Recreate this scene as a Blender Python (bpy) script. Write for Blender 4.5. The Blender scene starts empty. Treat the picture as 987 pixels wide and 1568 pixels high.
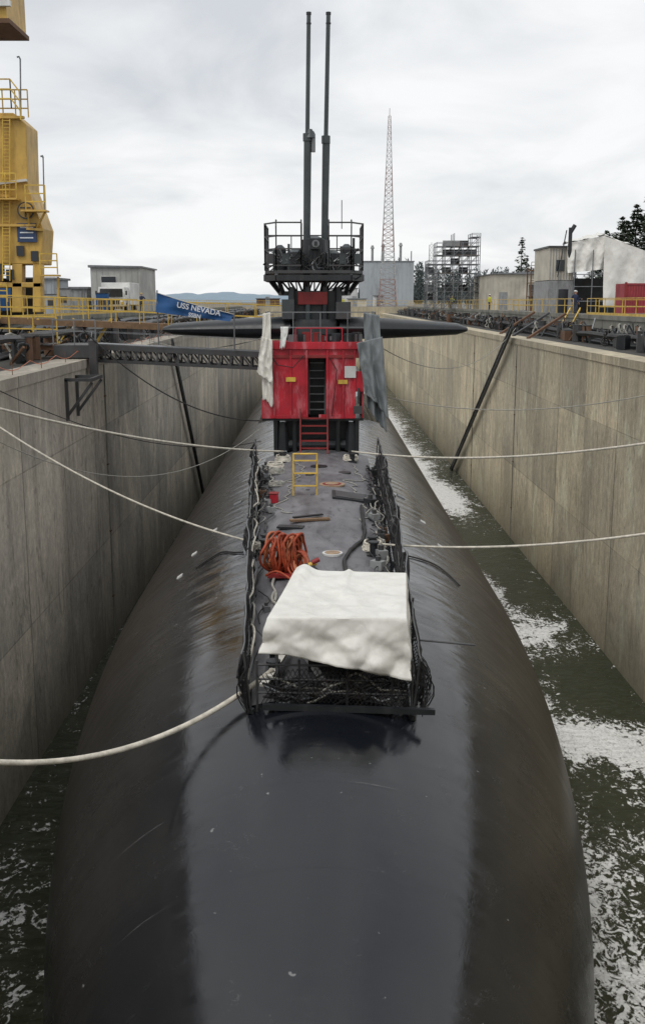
import bpy, math, random
from mathutils import Vector, Matrix, Euler, noise
random.seed(7)
sc = bpy.context.scene
V = Vector
# ------------------------------------------------------------------ camera
F = 1600.0
CAM = V((0, 0, 15.0))
rot = Euler((math.radians(90 - 11.38), 0, math.radians(-0.2)), 'XYZ')
RM = rot.to_matrix()
cd = bpy.data.cameras.new('camera'); cam = bpy.data.objects.new('camera', cd)
sc.collection.objects.link(cam); sc.camera = cam
cam.location = CAM; cam.rotation_euler = rot
cd.sensor_fit = 'HORIZONTAL'; cd.sensor_width = 36; cd.lens = 36 * F / 987.0
cd.clip_start = 0.1; cd.clip_end = 12000

def S(px, py, Y):
    """surveyed sight line -> world point at distance Y down the dock"""
    d = RM @ V((px - 493.5, -(py - 784), -F))
    return CAM + d * (Y / d.y)

# ------------------------------------------------------------------ materials
def nodes(name):
    m = bpy.data.materials.new(name); m.use_nodes = True
    nt = m.node_tree; b = nt.nodes['Principled BSDF']
    return m, nt, b
def N(nt, t, **k):
    n = nt.nodes.new(t)
    for a, v in k.items(): setattr(n, a, v)
    return n
def coords(nt, scale=(1, 1, 1)):
    tc = N(nt, 'ShaderNodeTexCoord'); mp = N(nt, 'ShaderNodeMapping')
    mp.inputs['Scale'].default_value = scale
    nt.links.new(tc.outputs['Object'], mp.inputs['Vector'])
    return mp.outputs['Vector']
def noi(nt, vec, scale, detail=5, rough=.6, dist=0):
    n = N(nt, 'ShaderNodeTexNoise'); n.inputs['Scale'].default_value = scale
    n.inputs['Detail'].default_value = detail; n.inputs['Roughness'].default_value = rough
    n.inputs['Distortion'].default_value = dist
    nt.links.new(vec, n.inputs['Vector']); return n.outputs['Fac']
def ramp(nt, fac, pts):
    r = N(nt, 'ShaderNodeValToRGB'); e = r.color_ramp.elements
    while len(e) < len(pts): e.new(0.5)
    for i, (p, c) in enumerate(pts):
        e[i].position = p
        e[i].color = (c, c, c, 1) if isinstance(c, (int, float)) else (*c, 1)
    nt.links.new(fac, r.inputs['Fac']); return r.outputs['Color']
def mix(nt, fac, a, b, mode='MIX'):
    n = N(nt, 'ShaderNodeMix', data_type='RGBA', blend_type=mode)
    for sock, val in ((n.inputs[0], fac), (n.inputs[6], a), (n.inputs[7], b)):
        if isinstance(val, (int, float)): sock.default_value = val
        elif isinstance(val, tuple): sock.default_value = (*val, 1)
        else: nt.links.new(val, sock)
    return n.outputs[2]
def mth(nt, op, a, b=0.0, c=None):
    n = N(nt, 'ShaderNodeMath', operation=op)
    for i, v in enumerate((a, b, c)):
        if v is None: continue
        if isinstance(v, (int, float)): n.inputs[i].default_value = v
        else: nt.links.new(v, n.inputs[i])
    return n.outputs[0]
def mrange(nt, v, a, b_, c=0.0, d=1.0, t='LINEAR'):
    n = N(nt, 'ShaderNodeMapRange', interpolation_type=t)
    for i, q in enumerate((a, b_, c, d)): n.inputs[i + 1].default_value = q
    nt.links.new(v, n.inputs[0]); return n.outputs[0]
def bump(nt, b, h, s=.3, d=.02):
    n = N(nt, 'ShaderNodeBump'); n.inputs['Strength'].default_value = s; n.inputs['Distance'].default_value = d
    nt.links.new(h, n.inputs['Height']); nt.links.new(n.outputs['Normal'], b.inputs['Normal'])

MC = {}
def paint(name, col, rough=.55, metal=0.0, var=.35, scale=1.5, dirt=(.06, .045, .03), dirtamt=.45, bs=.15):
    if name in MC: return MC[name]
    m, nt, b = nodes(name); vec = coords(nt)
    n1 = noi(nt, vec, scale, 6); n2 = noi(nt, coords(nt, (1, 1, .25)), scale * 3.1, 6, .7)
    c = mix(nt, ramp(nt, n1, [(.3, 0.0), (.7, 1.0)]), tuple(x * (1 - var) for x in col), tuple(min(1, x * (1 + var * .35)) for x in col))
    dm = ramp(nt, n2, [(.52, 0.0), (.72, 1.0)])
    c = mix(nt, mth(nt, 'MULTIPLY', dm, dirtamt), c, dirt)
    nt.links.new(c, b.inputs['Base Color'])
    r = mth(nt, 'MULTIPLY_ADD', n2, .3, rough - .15); nt.links.new(r, b.inputs['Roughness'])
    b.inputs['Metallic'].default_value = metal
    if bs: bump(nt, b, n2, bs, .01)
    MC[name] = m; return m

M_yel = paint('crane_yellow_paint', (.62, .39, .085), .5, dirt=(.22, .11, .05), dirtamt=.7, scale=.6)
M_yrail = paint('railing_yellow_paint', (.66, .44, .07), .5, dirt=(.2, .08, .03))
M_red = paint('red_paint', (.48, .014, .03), .5, var=.5, scale=.9, dirt=(.55, .22, .24), dirtamt=.8)
M_redd = paint('dark_red_paint', (.25, .02, .02), .55)
M_blk = paint('black_paint', (.018, .021, .024), .45, dirt=(.06, .06, .055), dirtamt=.4)
M_plane = paint('plane_black_paint', (.012, .015, .018), .42, dirt=(.04, .045, .045), dirtamt=.4)
M_mast = paint('mast_grey_paint', (.05, .062, .066), .42, dirt=(.1, .1, .1), dirtamt=.3)
M_net = paint('black_netting', (.012, .012, .014), .8, bs=0)
M_steel = paint('galvanised_steel', (.22, .23, .24), .45, .5, dirt=(.1, .08, .06))
M_dsteel = paint('dark_steel', (.07, .072, .075), .5, .3, dirt=(.1, .06, .04))
M_rust = paint('rusty_steel', (.15, .08, .045), .8, dirt=(.05, .03, .02))
M_rope = paint('white_rope', (.66, .62, .53), .85, scale=8, dirt=(.3, .27, .2))
M_rope2 = paint('grey_rope', (.36, .35, .31), .85, scale=8)
M_hose = paint('red_hose', (.40, .065, .022), .6, scale=3, var=.6, dirt=(.12, .035, .02), dirtamt=.5)
M_hose2 = paint('orange_hose', (.50, .16, .07), .6, scale=3, var=.5, dirt=(.2, .06, .04))
M_white = paint('white_paint', (.72, .72, .70), .5, dirt=(.3, .28, .24), dirtamt=.35, scale=.5)
M_grey = paint('grey_paint', (.3, .31, .31), .6)
M_cream = paint('cream_siding', (.56, .52, .43), .7, dirt=(.3, .26, .2), scale=.4)
M_tgrey = paint('office_siding', (.42, .42, .40), .7, dirt=(.25, .23, .2), scale=.4)
M_bldg = paint('pale_grey_cladding', (.38, .41, .43), .7, scale=.15, var=.15)
M_roof = paint('roof_metal', (.2, .21, .22), .5)
M_wood = paint('weathered_timber', (.2, .12, .065), .85, scale=3)
M_glass = paint('dark_glass', (.02, .025, .03), .12, bs=0, dirtamt=.1)
M_blue = paint('blue_fabric', (.01, .075, .22), .7, scale=1.2, dirtamt=.1)
M_text = paint('white_lettering', (.7, .72, .75), .7, dirtamt=.1)
M_contr = paint('container_red', (.34, .04, .05), .55)
M_orange = paint('orange_plastic', (.5, .14, .06), .6)
M_rubber = paint('black_rubber', (.012, .012, .012), .6, bs=0)
M_skin = paint('skin', (.5, .28, .19), .5, bs=0, dirtamt=0)
M_navy = paint('navy_cloth', (.02, .03, .07), .85, bs=0)
M_hiviz = paint('hi_vis_cloth', (.6, .6, .04), .8, bs=0, dirtamt=.1)
M_jean = paint('work_trousers', (.05, .06, .08), .9, bs=0)
M_slab = paint('deck_edge_concrete', (.24, .235, .20), .85, scale=.7, dirt=(.05, .05, .035), dirtamt=.8, bs=.4)
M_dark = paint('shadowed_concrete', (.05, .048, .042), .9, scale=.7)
M_asph = paint('yard_pavement', (.16, .16, .155), .85, scale=.2, bs=.2)
M_tan = paint('tan_disc', (.36, .25, .16), .6, scale=5)

def cloth(name, col, sc_=2.0, dirt=(.35, .33, .28), da=.35, bsn=.5):
    m, nt, b = nodes(name); vec = coords(nt)
    n1 = noi(nt, vec, sc_, 8, .6, .6); n2 = noi(nt, vec, sc_ * 6, 5, .7)
    c = mix(nt, mth(nt, 'MULTIPLY', ramp(nt, n1, [(.45, 0.0), (.75, 1.0)]), da), col, dirt)
    nt.links.new(c, b.inputs['Base Color']); b.inputs['Roughness'].default_value = .5
    cr1 = mth(nt, 'ABSOLUTE', mth(nt, 'SUBTRACT', noi(nt, coords(nt, (1, 1, .6)), sc_ * .8, 3, .5, .6), .5))
    bump(nt, b, mth(nt, 'ADD', mth(nt, 'MULTIPLY', cr1, 2.5), mth(nt, 'MULTIPLY', n2, .12)), bsn, .045)
    return m
M_tarp = cloth('white_tarpaulin', (.74, .73, .68))
M_canvas = cloth('white_canvas', (.74, .72, .66))
M_gtarp = cloth('grey_tarpaulin', (.19, .21, .22), dirt=(.1, .11, .12))

def wallmat(name, base, dark, joint_str=.45):
    m, nt, b = nodes(name)
    tc = N(nt, 'ShaderNodeTexCoord'); sep = N(nt, 'ShaderNodeSeparateXYZ')
    nt.links.new(tc.outputs['Object'], sep.inputs[0])
    y, z = sep.outputs['Y'], sep.outputs['Z']
    big = noi(nt, coords(nt, (1, .35, .3)), .5, 9, .62, .8)
    st = noi(nt, coords(nt, (1, .8, .07)), 1.0, 9, .66)
    st2 = noi(nt, coords(nt, (1, 1, .08)), 2.6, 8, .68)
    fine = noi(nt, coords(nt, (1, 1, .8)), 4.5, 9, .78)
    c = mix(nt, ramp(nt, big, [(.36, 0.0), (.62, 1.0)]), dark, base)
    c = mix(nt, mth(nt, 'MULTIPLY', ramp(nt, st, [(.48, 0.0), (.62, 1.0)]), .5), c, tuple(x * .42 for x in base))
    c = mix(nt, mth(nt, 'MULTIPLY', ramp(nt, st2, [(.58, 0.0), (.68, 1.0)]), .45), c, tuple(x * .36 for x in base))
    c = mix(nt, mth(nt, 'MULTIPLY', ramp(nt, noi(nt, coords(nt, (1, .6, .3)), 1.0, 8, .68, .8), [(.52, 0.0), (.66, 1.0)]), .6), c, tuple(min(.85, x * 1.3) for x in base))
    c = mix(nt, 1.0, c, mix(nt, ramp(nt, fine, [(.3, 0.0), (.7, 1.0)]), (.70, .70, .70), (1.25, 1.25, 1.25)), 'MULTIPLY')
    blot = noi(nt, coords(nt, (1, 1, .45)), .9, 5, .6, 2)
    c = mix(nt, mth(nt, 'MULTIPLY', ramp(nt, blot, [(.57, 0.0), (.65, 1.0)]), .5), c, tuple(x * .3 for x in base))
    rst = noi(nt, coords(nt, (1, 1.3, .06)), 2.1, 6, .7)
    c = mix(nt, mth(nt, 'MULTIPLY', ramp(nt, rst, [(.60, 0.0), (.70, 1.0)]), .3), c, (.30, .16, .07))
    pn = N(nt, 'ShaderNodeTexWhiteNoise', noise_dimensions='2D')
    cmb = N(nt, 'ShaderNodeCombineXYZ')
    nt.links.new(mth(nt, 'FLOOR', mth(nt, 'DIVIDE', y, 5.4)), cmb.inputs[0])
    nt.links.new(mth(nt, 'FLOOR', mth(nt, 'DIVIDE', mth(nt, 'ADD', z, .3), 5.0)), cmb.inputs[1])
    nt.links.new(cmb.outputs[0], pn.inputs['Vector'])
    c = mix(nt, 1.0, c, mix(nt, pn.outputs['Value'], (.80, .81, .83), (1.16, 1.14, 1.10)), 'MULTIPLY')
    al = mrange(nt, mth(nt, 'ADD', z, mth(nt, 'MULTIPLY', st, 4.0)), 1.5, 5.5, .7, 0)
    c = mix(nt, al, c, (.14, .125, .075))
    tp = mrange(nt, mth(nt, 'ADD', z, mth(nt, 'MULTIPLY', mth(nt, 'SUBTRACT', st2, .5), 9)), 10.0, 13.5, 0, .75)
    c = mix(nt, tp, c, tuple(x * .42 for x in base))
    def joint(v, per, w):
        fr = mth(nt, 'FRACT', mth(nt, 'DIVIDE', v, per)); return mth(nt, 'LESS_THAN', fr, w / per)
    jn = ramp(nt, st, [(.35, .45), (.6, 1.0)])
    j = mth(nt, 'MAXIMUM', joint(y, 10.8, .10), mth(nt, 'MULTIPLY', joint(mth(nt, 'ADD', z, .3), 5.0, .05), .55))
    j = mth(nt, 'MAXIMUM', j, mth(nt, 'MULTIPLY', joint(mth(nt, 'ADD', y, 5.4), 10.8, .05), .6))
    j2 = mth(nt, 'MULTIPLY', joint(mth(nt, 'ADD', y, 1.1), 1.8, .035), .22)
    jj = mth(nt, 'MULTIPLY', mth(nt, 'MAXIMUM', j, j2), jn)
    hy = mth(nt, 'SUBTRACT', mth(nt, 'FRACT', mth(nt, 'DIVIDE', y, 3.6)), .5)
    hz_ = mth(nt, 'SUBTRACT', mth(nt, 'FRACT', mth(nt, 'DIVIDE', z, 2.4)), .5)
    hd = mth(nt, 'ADD', mth(nt, 'POWER', mth(nt, 'MULTIPLY', hy, 3.6), 2), mth(nt, 'POWER', mth(nt, 'MULTIPLY', hz_, 2.4), 2))
    hole = mth(nt, 'LESS_THAN', hd, .004)
    jj = mth(nt, 'MAXIMUM', jj, mth(nt, 'MULTIPLY', hole, .6))
    c = mix(nt, mth(nt, 'MULTIPLY', jj, joint_str * 1.5), c, (.05, .045, .035))
    nt.links.new(c, b.inputs['Base Color']); b.inputs['Roughness'].default_value = .85
    bump(nt, b, mth(nt, 'SUBTRACT', mth(nt, 'ADD', fine, big), jj), .6, .05)
    return m
M_wallL = wallmat('dock_concrete_left', (.64, .58, .48), (.40, .37, .315))
M_wallR = wallmat('dock_concrete_right', (.78, .68, .49), (.52, .46, .335))

def hullmat():
    m, nt, b = nodes('hull_black_coating')
    tc = N(nt, 'ShaderNodeTexCoord'); sep = N(nt, 'ShaderNodeSeparateXYZ')
    nt.links.new(tc.outputs['Object'], sep.inputs[0])
    x, y, z = sep.outputs
    ax = mth(nt, 'ABSOLUTE', x)
    big = noi(nt, coords(nt, (1, .6, 1)), .5, 8, .6, .5)
    mid = noi(nt, coords(nt, (1, .8, 1)), 1.3, 7, .6, .8)
    strk = noi(nt, coords(nt, (.25, 2.0, .25)), 1.0, 3, .5)
    strk2 = noi(nt, coords(nt, (.4, 3.0, .4)), 1.6, 8, .7)
    drip = noi(nt, coords(nt, (.6, 5, .5)), .9, 8, .7)
    scr = noi(nt, coords(nt, (1.5, 1.5, 6)), 3.0, 8, .75, 1.5)
    fine = noi(nt, coords(nt), 14, 5, .7)
    aft = mrange(nt, y, 17.5, 27, 0, 1, 'SMOOTHSTEP')
    ed = mth(nt, 'ADD', ax, mth(nt, 'MULTIPLY', mth(nt, 'SUBTRACT', mth(nt, 'ADD', big, mth(nt, 'MULTIPLY', drip, .6)), .8), 3.4))
    crown = mrange(nt, ed, 2.3, 4.9, 1, 0, 'SMOOTHSTEP')
    flank = mix(nt, aft, (.006, .006, .007), mix(nt, ramp(nt, drip, [(.35, 0.0), (.65, 1.0)]), (.008, .007, .006), (.034, .026, .020)))
    c = mix(nt, crown, flank, mix(nt, big, (.004, .005, .008), (.010, .012, .016)))
    sm = ramp(nt, scr, [(.56, 0.0), (.70, 1.0)])
    sm = mth(nt, 'MULTIPLY', sm, ramp(nt, mid, [(.56, 0.0), (.66, 1.0)]))
    c = mix(nt, mth(nt, 'MULTIPLY', sm, .45), c, (.14, .14, .14))
    speck = ramp(nt, noi(nt, coords(nt), 4.5, 3, .5), [(.735, 0.0), (.765, 1.0)])
    c = mix(nt, mth(nt, 'MULTIPLY', speck, .55), c, (.32, .32, .32))
    nt.links.new(c, b.inputs['Base Color'])
    dull = ramp(nt, mth(nt, 'ADD', mth(nt, 'MULTIPLY', strk2, .5), mth(nt, 'MULTIPLY', mid, .5)), [(.42, 0.0), (.60, 1.0)])
    r = mix(nt, dull, (.10, .10, .10), (.28, .28, .28))
    r = mix(nt, crown, mix(nt, aft, (.30, .30, .30), mix(nt, drip, (.32, .32, .32), (.55, .55, .55))), r)
    r = mix(nt, mth(nt, 'MULTIPLY', sm, .7), r, (.6, .6, .6))
    nt.links.new(r, b.inputs['Roughness'])
    b.inputs['IOR'].default_value = 1.72
    # sheen painted by position: reflectivity cut to darken matt flanks, raised for crown highlights
    nt.links.new(mix(nt, crown, (.17, .17, .17), mix(nt, aft, (.42, .42, .42), (1.0, 1.0, 1.0))), b.inputs['Specular IOR Level'])
    wv = mth(nt, 'SINE', mth(nt, 'MULTIPLY', mth(nt, 'ADD', y, mth(nt, 'MULTIPLY', big, 1.2)), 2 * math.pi / .95))
    wv = mth(nt, 'MULTIPLY', wv, mrange(nt, mid, .4, .6, .15, 1))
    ring = mth(nt, 'LESS_THAN', mth(nt, 'ABSOLUTE', mth(nt, 'SUBTRACT', y, 15.6)), .022)
    ring2 = mth(nt, 'LESS_THAN', mth(nt, 'ABSOLUTE', mth(nt, 'SUBTRACT', y, 13.9)), .015)
    h = mth(nt, 'ADD', mth(nt, 'MULTIPLY', mth(nt, 'MULTIPLY', wv, aft), .85), mth(nt, 'MULTIPLY', strk, mrange(nt, aft, 0, 1, .6, 5.5)))
    h = mth(nt, 'ADD', h, mth(nt, 'ADD', mth(nt, 'MULTIPLY', mid, .7), mth(nt, 'MULTIPLY', fine, .05)))
    h = mth(nt, 'SUBTRACT', h, mth(nt, 'MULTIPLY', mth(nt, 'MAXIMUM', ring, ring2), .35))
    bump(nt, b, h, .5, .02)
    return m
M_hull = hullmat()
def deckmat():
    m, nt, b = nodes('nonskid_deck')
    vec = coords(nt); n1 = noi(nt, coords(nt, (1, .5, 1)), 1.3, 8, .7, .5); n2 = noi(nt, vec, 40, 3, .6); n3 = noi(nt, coords(nt, (1.2, .4, 1)), 4, 6, .7)
    c = mix(nt, ramp(nt, n1, [(.35, 0.0), (.65, 1.0)]), (.085, .084, .092), (.20, .195, .205))
    c = mix(nt, mth(nt, 'MULTIPLY', ramp(nt, n3, [(.55, 0.0), (.65, 1.0)]), .6), c, (.045, .042, .04))
    nt.links.new(c, b.inputs['Base Color'])
    nt.links.new(mth(nt, 'MULTIPLY_ADD', n1, .5, .3), b.inputs['Roughness'])
    bump(nt, b, n2, .3, .005); return m
M_deck = deckmat()

def watermat():
    m, nt, b = nodes('dock_water')
    at = N(nt, 'ShaderNodeAttribute', attribute_name='foam')
    vec = coords(nt, (1, .7, 1))
    n1 = noi(nt, vec, .9, 5, .6, 1.2); n2 = noi(nt, vec, 2.6, 5, .58, 2.2); n3 = noi(nt, vec, 8.0, 5, .6, 1.2)
    s = mth(nt, 'ADD', mth(nt, 'MULTIPLY', n1, .32), mth(nt, 'ADD', mth(nt, 'MULTIPLY', n2, .44), mth(nt, 'MULTIPLY', n3, .24)))
    s = mth(nt, 'ADD', mth(nt, 'MULTIPLY_ADD', s, 2.6, -.8), at.outputs['Fac'])
    f = mrange(nt, s, .90, 1.0, 0, 1, 'SMOOTHSTEP')
    film = mrange(nt, s, .75, 1.0, 0, .3)
    c = mix(nt, noi(nt, vec, .3, 4), (.020, .027, .012), (.044, .048, .022))
    c = mix(nt, film, c, (.15, .145, .11))
    c = mix(nt, f, c, mix(nt, ramp(nt, n3, [(.35, 0.0), (.55, 1.0)]), (.6, .6, .57), (.95, .95, .93)))
    nt.links.new(c, b.inputs['Base Color'])
    nt.links.new(mth(nt, 'MULTIPLY_ADD', f, .6, .07), b.inputs['Roughness'])
    b.inputs['IOR'].default_value = 1.34
    rip = noi(nt, coords(nt, (1, 1.8, 1)), 1.6, 7, .62, .9)
    bump(nt, b, mth(nt, 'ADD', rip, mth(nt, 'MULTIPLY', f, .2)), .9, .22)
    return m
M_water = watermat()

# ------------------------------------------------------------------ mesh builder
class MB:
    def __init__(s): s.v = []; s.f = []; s.m = []; s.mats = []
    def mi(s, mat):
        if mat not in s.mats: s.mats.append(mat)
        return s.mats.index(mat)
    def add(s, vs, fs, mat):
        o = len(s.v); s.v += [tuple(p) for p in vs]; i = s.mi(mat)
        for f in fs: s.f.append([o + k for k in f]); s.m.append(i)
    def box(s, c, size, mat, rz=0.0, ry=0.0, rx=0.0):
        R = Euler((rx, ry, rz)).to_matrix(); c = V(c); hx, hy, hz = [q / 2 for q in size]
        vs = [c + R @ V((a * hx, b_ * hy, d * hz)) for a in (-1, 1) for b_ in (-1, 1) for d in (-1, 1)]
        s.add(vs, [(0, 1, 3, 2), (4, 6, 7, 5), (0, 4, 5, 1), (2, 3, 7, 6), (0, 2, 6, 4), (1, 5, 7, 3)], mat)
    def bx(s, x0, x1, y0, y1, z0, z1, mat):
        s.box(((x0 + x1) / 2, (y0 + y1) / 2, (z0 + z1) / 2), (abs(x1 - x0), abs(y1 - y0), abs(z1 - z0)), mat)
    def frame(s, d):
        d = d.normalized(); up = V((0, 0, 1)) if abs(d.z) < .95 else V((1, 0, 0))
        a = d.cross(up).normalized(); return a, a.cross(d).normalized()
    def beam(s, p0, p1, w, mat, h=None):
        p0, p1 = V(p0), V(p1); h = h or w
        if (p1 - p0).length < 1e-5: return
        a, b_ = s.frame(p1 - p0)
        vs = [p + a * (i * w / 2) + b_ * (j * h / 2) for p in (p0, p1) for i, j in ((-1, -1), (1, -1), (1, 1), (-1, 1))]
        s.add(vs, [(0, 1, 5, 4), (1, 2, 6, 5), (2, 3, 7, 6), (3, 0, 4, 7), (3, 2, 1, 0), (4, 5, 6, 7)], mat)
    def cyl(s, p0, p1, r, mat, r1=None, n=12, cap=True):
        p0, p1 = V(p0), V(p1); r1 = r if r1 is None else r1; a, b_ = s.frame(p1 - p0); vs = []
        for p, q in ((p0, r), (p1, r1)):
            for k in range(n):
                t = 2 * math.pi * k / n; vs.append(p + a * math.cos(t) * q + b_ * math.sin(t) * q)
        fs = [(k, (k + 1) % n, n + (k + 1) % n, n + k) for k in range(n)]
        if cap: fs += [tuple(range(n - 1, -1, -1)), tuple(range(n, 2 * n))]
        s.add(vs, fs, mat)
    def tube(s, pts, r, mat, n=6, closed=False):
        pts = [V(p) for p in pts]; L = len(pts); vs = []
        for i, p in enumerate(pts):
            if closed: d = pts[(i + 1) % L] - pts[i - 1]
            else: d = pts[min(i + 1, L - 1)] - pts[max(i - 1, 0)]
            a, b_ = s.frame(d if d.length > 1e-6 else V((0, 1, 0)))
            for k in range(n):
                t = 2 * math.pi * k / n; vs.append(p + a * math.cos(t) * r + b_ * math.sin(t) * r)
        fs = []
        for i in range(L if closed else L - 1):
            j = (i + 1) % L
            for k in range(n): fs.append((i * n + k, i * n + (k + 1) % n, j * n + (k + 1) % n, j * n + k))
        if not closed: fs += [tuple(range(n - 1, -1, -1)), tuple(range((L - 1) * n, L * n))]
        s.add(vs, fs, mat)
    def prism(s, pts, off, mat):
        n = len(pts); off = V(off); vs = [V(p) for p in pts] + [V(p) + off for p in pts]
        s.add(vs, [tuple(range(n)), tuple(range(2 * n - 1, n - 1, -1))] + [(k, n + k, n + (k + 1) % n, (k + 1) % n) for k in range(n)], mat)
    def grid(s, fn, nu, nv, mat):
        vs = [fn(i / nu, j / nv) for j in range(nv + 1) for i in range(nu + 1)]
        s.add(vs, [(j * (nu + 1) + i, j * (nu + 1) + i + 1, (j + 1) * (nu + 1) + i + 1, (j + 1) * (nu + 1) + i) for j in range(nv) for i in range(nu)], mat)
    def rail(s, pts, h, mat, step=1.8, rows=(1.0, .55), r=.025, kick=False):
        pts = [V(p) for p in pts]; up = V((0, 0, 1))
        for a, b_ in zip(pts[:-1], pts[1:]):
            n = max(1, int(round((b_ - a).length / step)))
            for k in range(n + 1):
                p = a.lerp(b_, k / n); s.beam(p, p + up * h, r * 1.8, mat)
            for q in rows: s.beam(a + up * h * q, b_ + up * h * q, r * 2, mat)
            if kick: s.beam(a + up * .08, b_ + up * .08, .03, mat, .15)
    def build(s, name, parent=None, smooth=False, bevel=0, recalc=True):
        me = bpy.data.meshes.new(name); me.from_pydata(s.v, [], s.f)
        for m in s.mats: me.materials.append(m)
        me.polygons.foreach_set('material_index', s.m)
        if recalc:
            import bmesh
            bm = bmesh.new(); bm.from_mesh(me); bmesh.ops.recalc_face_normals(bm, faces=bm.faces); bm.to_mesh(me); bm.free()
        if smooth:
            me.polygons.foreach_set('use_smooth', [True] * len(me.polygons))
            if smooth == 'auto':
                try: me.set_sharp_from_angle(angle=math.radians(40))
                except Exception: pass
        o = bpy.data.objects.new(name, me); sc.collection.objects.link(o)
        if parent: o.parent = parent
        if bevel:
            bv = o.modifiers.new('bevel', 'BEVEL'); bv.width = bevel; bv.segments = 2; bv.limit_method = 'ANGLE'
        return o
def empty(name):
    e = bpy.data.objects.new(name, None); sc.collection.objects.link(e); return e

# ------------------------------------------------------------------ ground & dock
DZ = 14.05; LZ = 12.75; XL, XR = -9.3, 12.4; SL, SR = -15.5, 18.0; Y0, Y1 = -1.2, 215.0
g = MB(); B = 6000
g.add([(-B, -200, DZ), (SL, -200, DZ), (SR, -200, DZ), (B, -200, DZ), (-B, Y0, DZ), (SL, Y0, DZ), (SR, Y0, DZ), (B, Y0, DZ),
       (-B, Y1, DZ), (SL, Y1, DZ), (SR, Y1, DZ), (B, Y1, DZ), (-B, 9000, DZ), (SL, 9000, DZ), (SR, 9000, DZ), (B, 9000, DZ)],
      [(0, 1, 5, 4), (1, 2, 6, 5), (2, 3, 7, 6), (4, 5, 9, 8), (6, 7, 11, 10), (8, 9, 13, 12), (9, 10, 14, 13), (10, 11, 15, 14)], M_asph)
g.build('ground')

def sidewall(name, x, sgn, mat, slabx):
    w = MB()
    w.bx(x, x + sgn * 1.2, Y0, Y1, -6, LZ - .35, mat)
    w.bx(x - sgn * .04, x + sgn * 1.2, Y0, Y1, LZ - .345, LZ, mat)
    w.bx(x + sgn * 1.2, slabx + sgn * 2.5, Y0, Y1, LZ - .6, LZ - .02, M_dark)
    w.build(name)
    d = MB()
    d.bx(slabx, slabx + sgn * 3.0, Y0, Y1, DZ - .72, DZ - .004, M_slab)
    d.bx(slabx - sgn * .06, slabx + sgn * .3, Y0, Y1, DZ - .16, DZ + .12, M_slab)
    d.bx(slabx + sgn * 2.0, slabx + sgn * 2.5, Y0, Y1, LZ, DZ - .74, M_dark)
    y = 2.0
    while y < Y1:
        d.bx(slabx + sgn * .25, slabx + sgn * .6, y, y + .35, LZ - .02, DZ - .73, M_slab); y += 3.6
    d.build('dock_deck_slab')
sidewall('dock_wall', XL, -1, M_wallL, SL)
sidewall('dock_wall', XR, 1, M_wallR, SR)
e = MB(); e.bx(SL - 3, SR + 3, Y1, Y1 + 2, -6, DZ - .01, M_wallR); e.build('dock_gate')
e = MB(); e.bx(SL - 3, SR + 3, Y0 - 2, Y0, -6, DZ - .01, M_wallR); e.build('dock_head_wall')

r = MB(); r.rail([(SL - .15, 3, DZ + .12), (SL - .15, 92, DZ + .12)], 1.05, M_yrail, 2.2, kick=True)
r.rail([(SL - .15, 95, DZ + .12), (SL - .15, Y1, DZ + .12)], 1.05, M_yrail, 3)
r.build('safety_railing')
r = MB(); r.rail([(SR + .15, 3, DZ + .12), (SR + .15, 72, DZ + .12)], 1.05, M_yrail, 2.2, kick=True)
r.rail([(SR + .15, 76, DZ + .12), (SR + .15, Y1, DZ + .12)], 1.05, M_yrail, 2.6); r.build('safety_railing')
r = MB(); r.rail([(SL, Y1 + .3, DZ), (SR, Y1 + .3, DZ)], 1.2, M_yrail, 2.2); r.build('safety_railing')
r = MB(); r.rail([(-24, 78, DZ), (-16.5, 78, DZ), (-16.5, 92, DZ)], 1.1, M_yrail, 1.8); r.rail([(-24, 98, DZ), (-16.2, 98, DZ)], 1.1, M_yrail, 1.8); r.build('safety_railing')
r = MB(); r.rail([(20, 76, DZ), (32, 77, DZ)], 1.1, M_yrail, 1.8); r.rail([(19, 104, DZ), (34, 104, DZ)], 1.1, M_yrail, 1.8); r.build('safety_railing')
r = MB()
pts = []
for k in range(0, 90):
    y = 12 + k * .7; ph = (y % 3.5) / 3.5; pts.append((XL - .3, y, LZ + .35 - .22 * math.sin(math.pi * ph)))
r.tube(pts, .014, M_orange, 4)
for k in range(0, 19): r.cyl((XL - .3, 12 + k * 3.5, LZ), (XL - .3, 12 + k * 3.5, LZ + .4), .014, M_rust, n=5)
r.build('barrier_rope')

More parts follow.
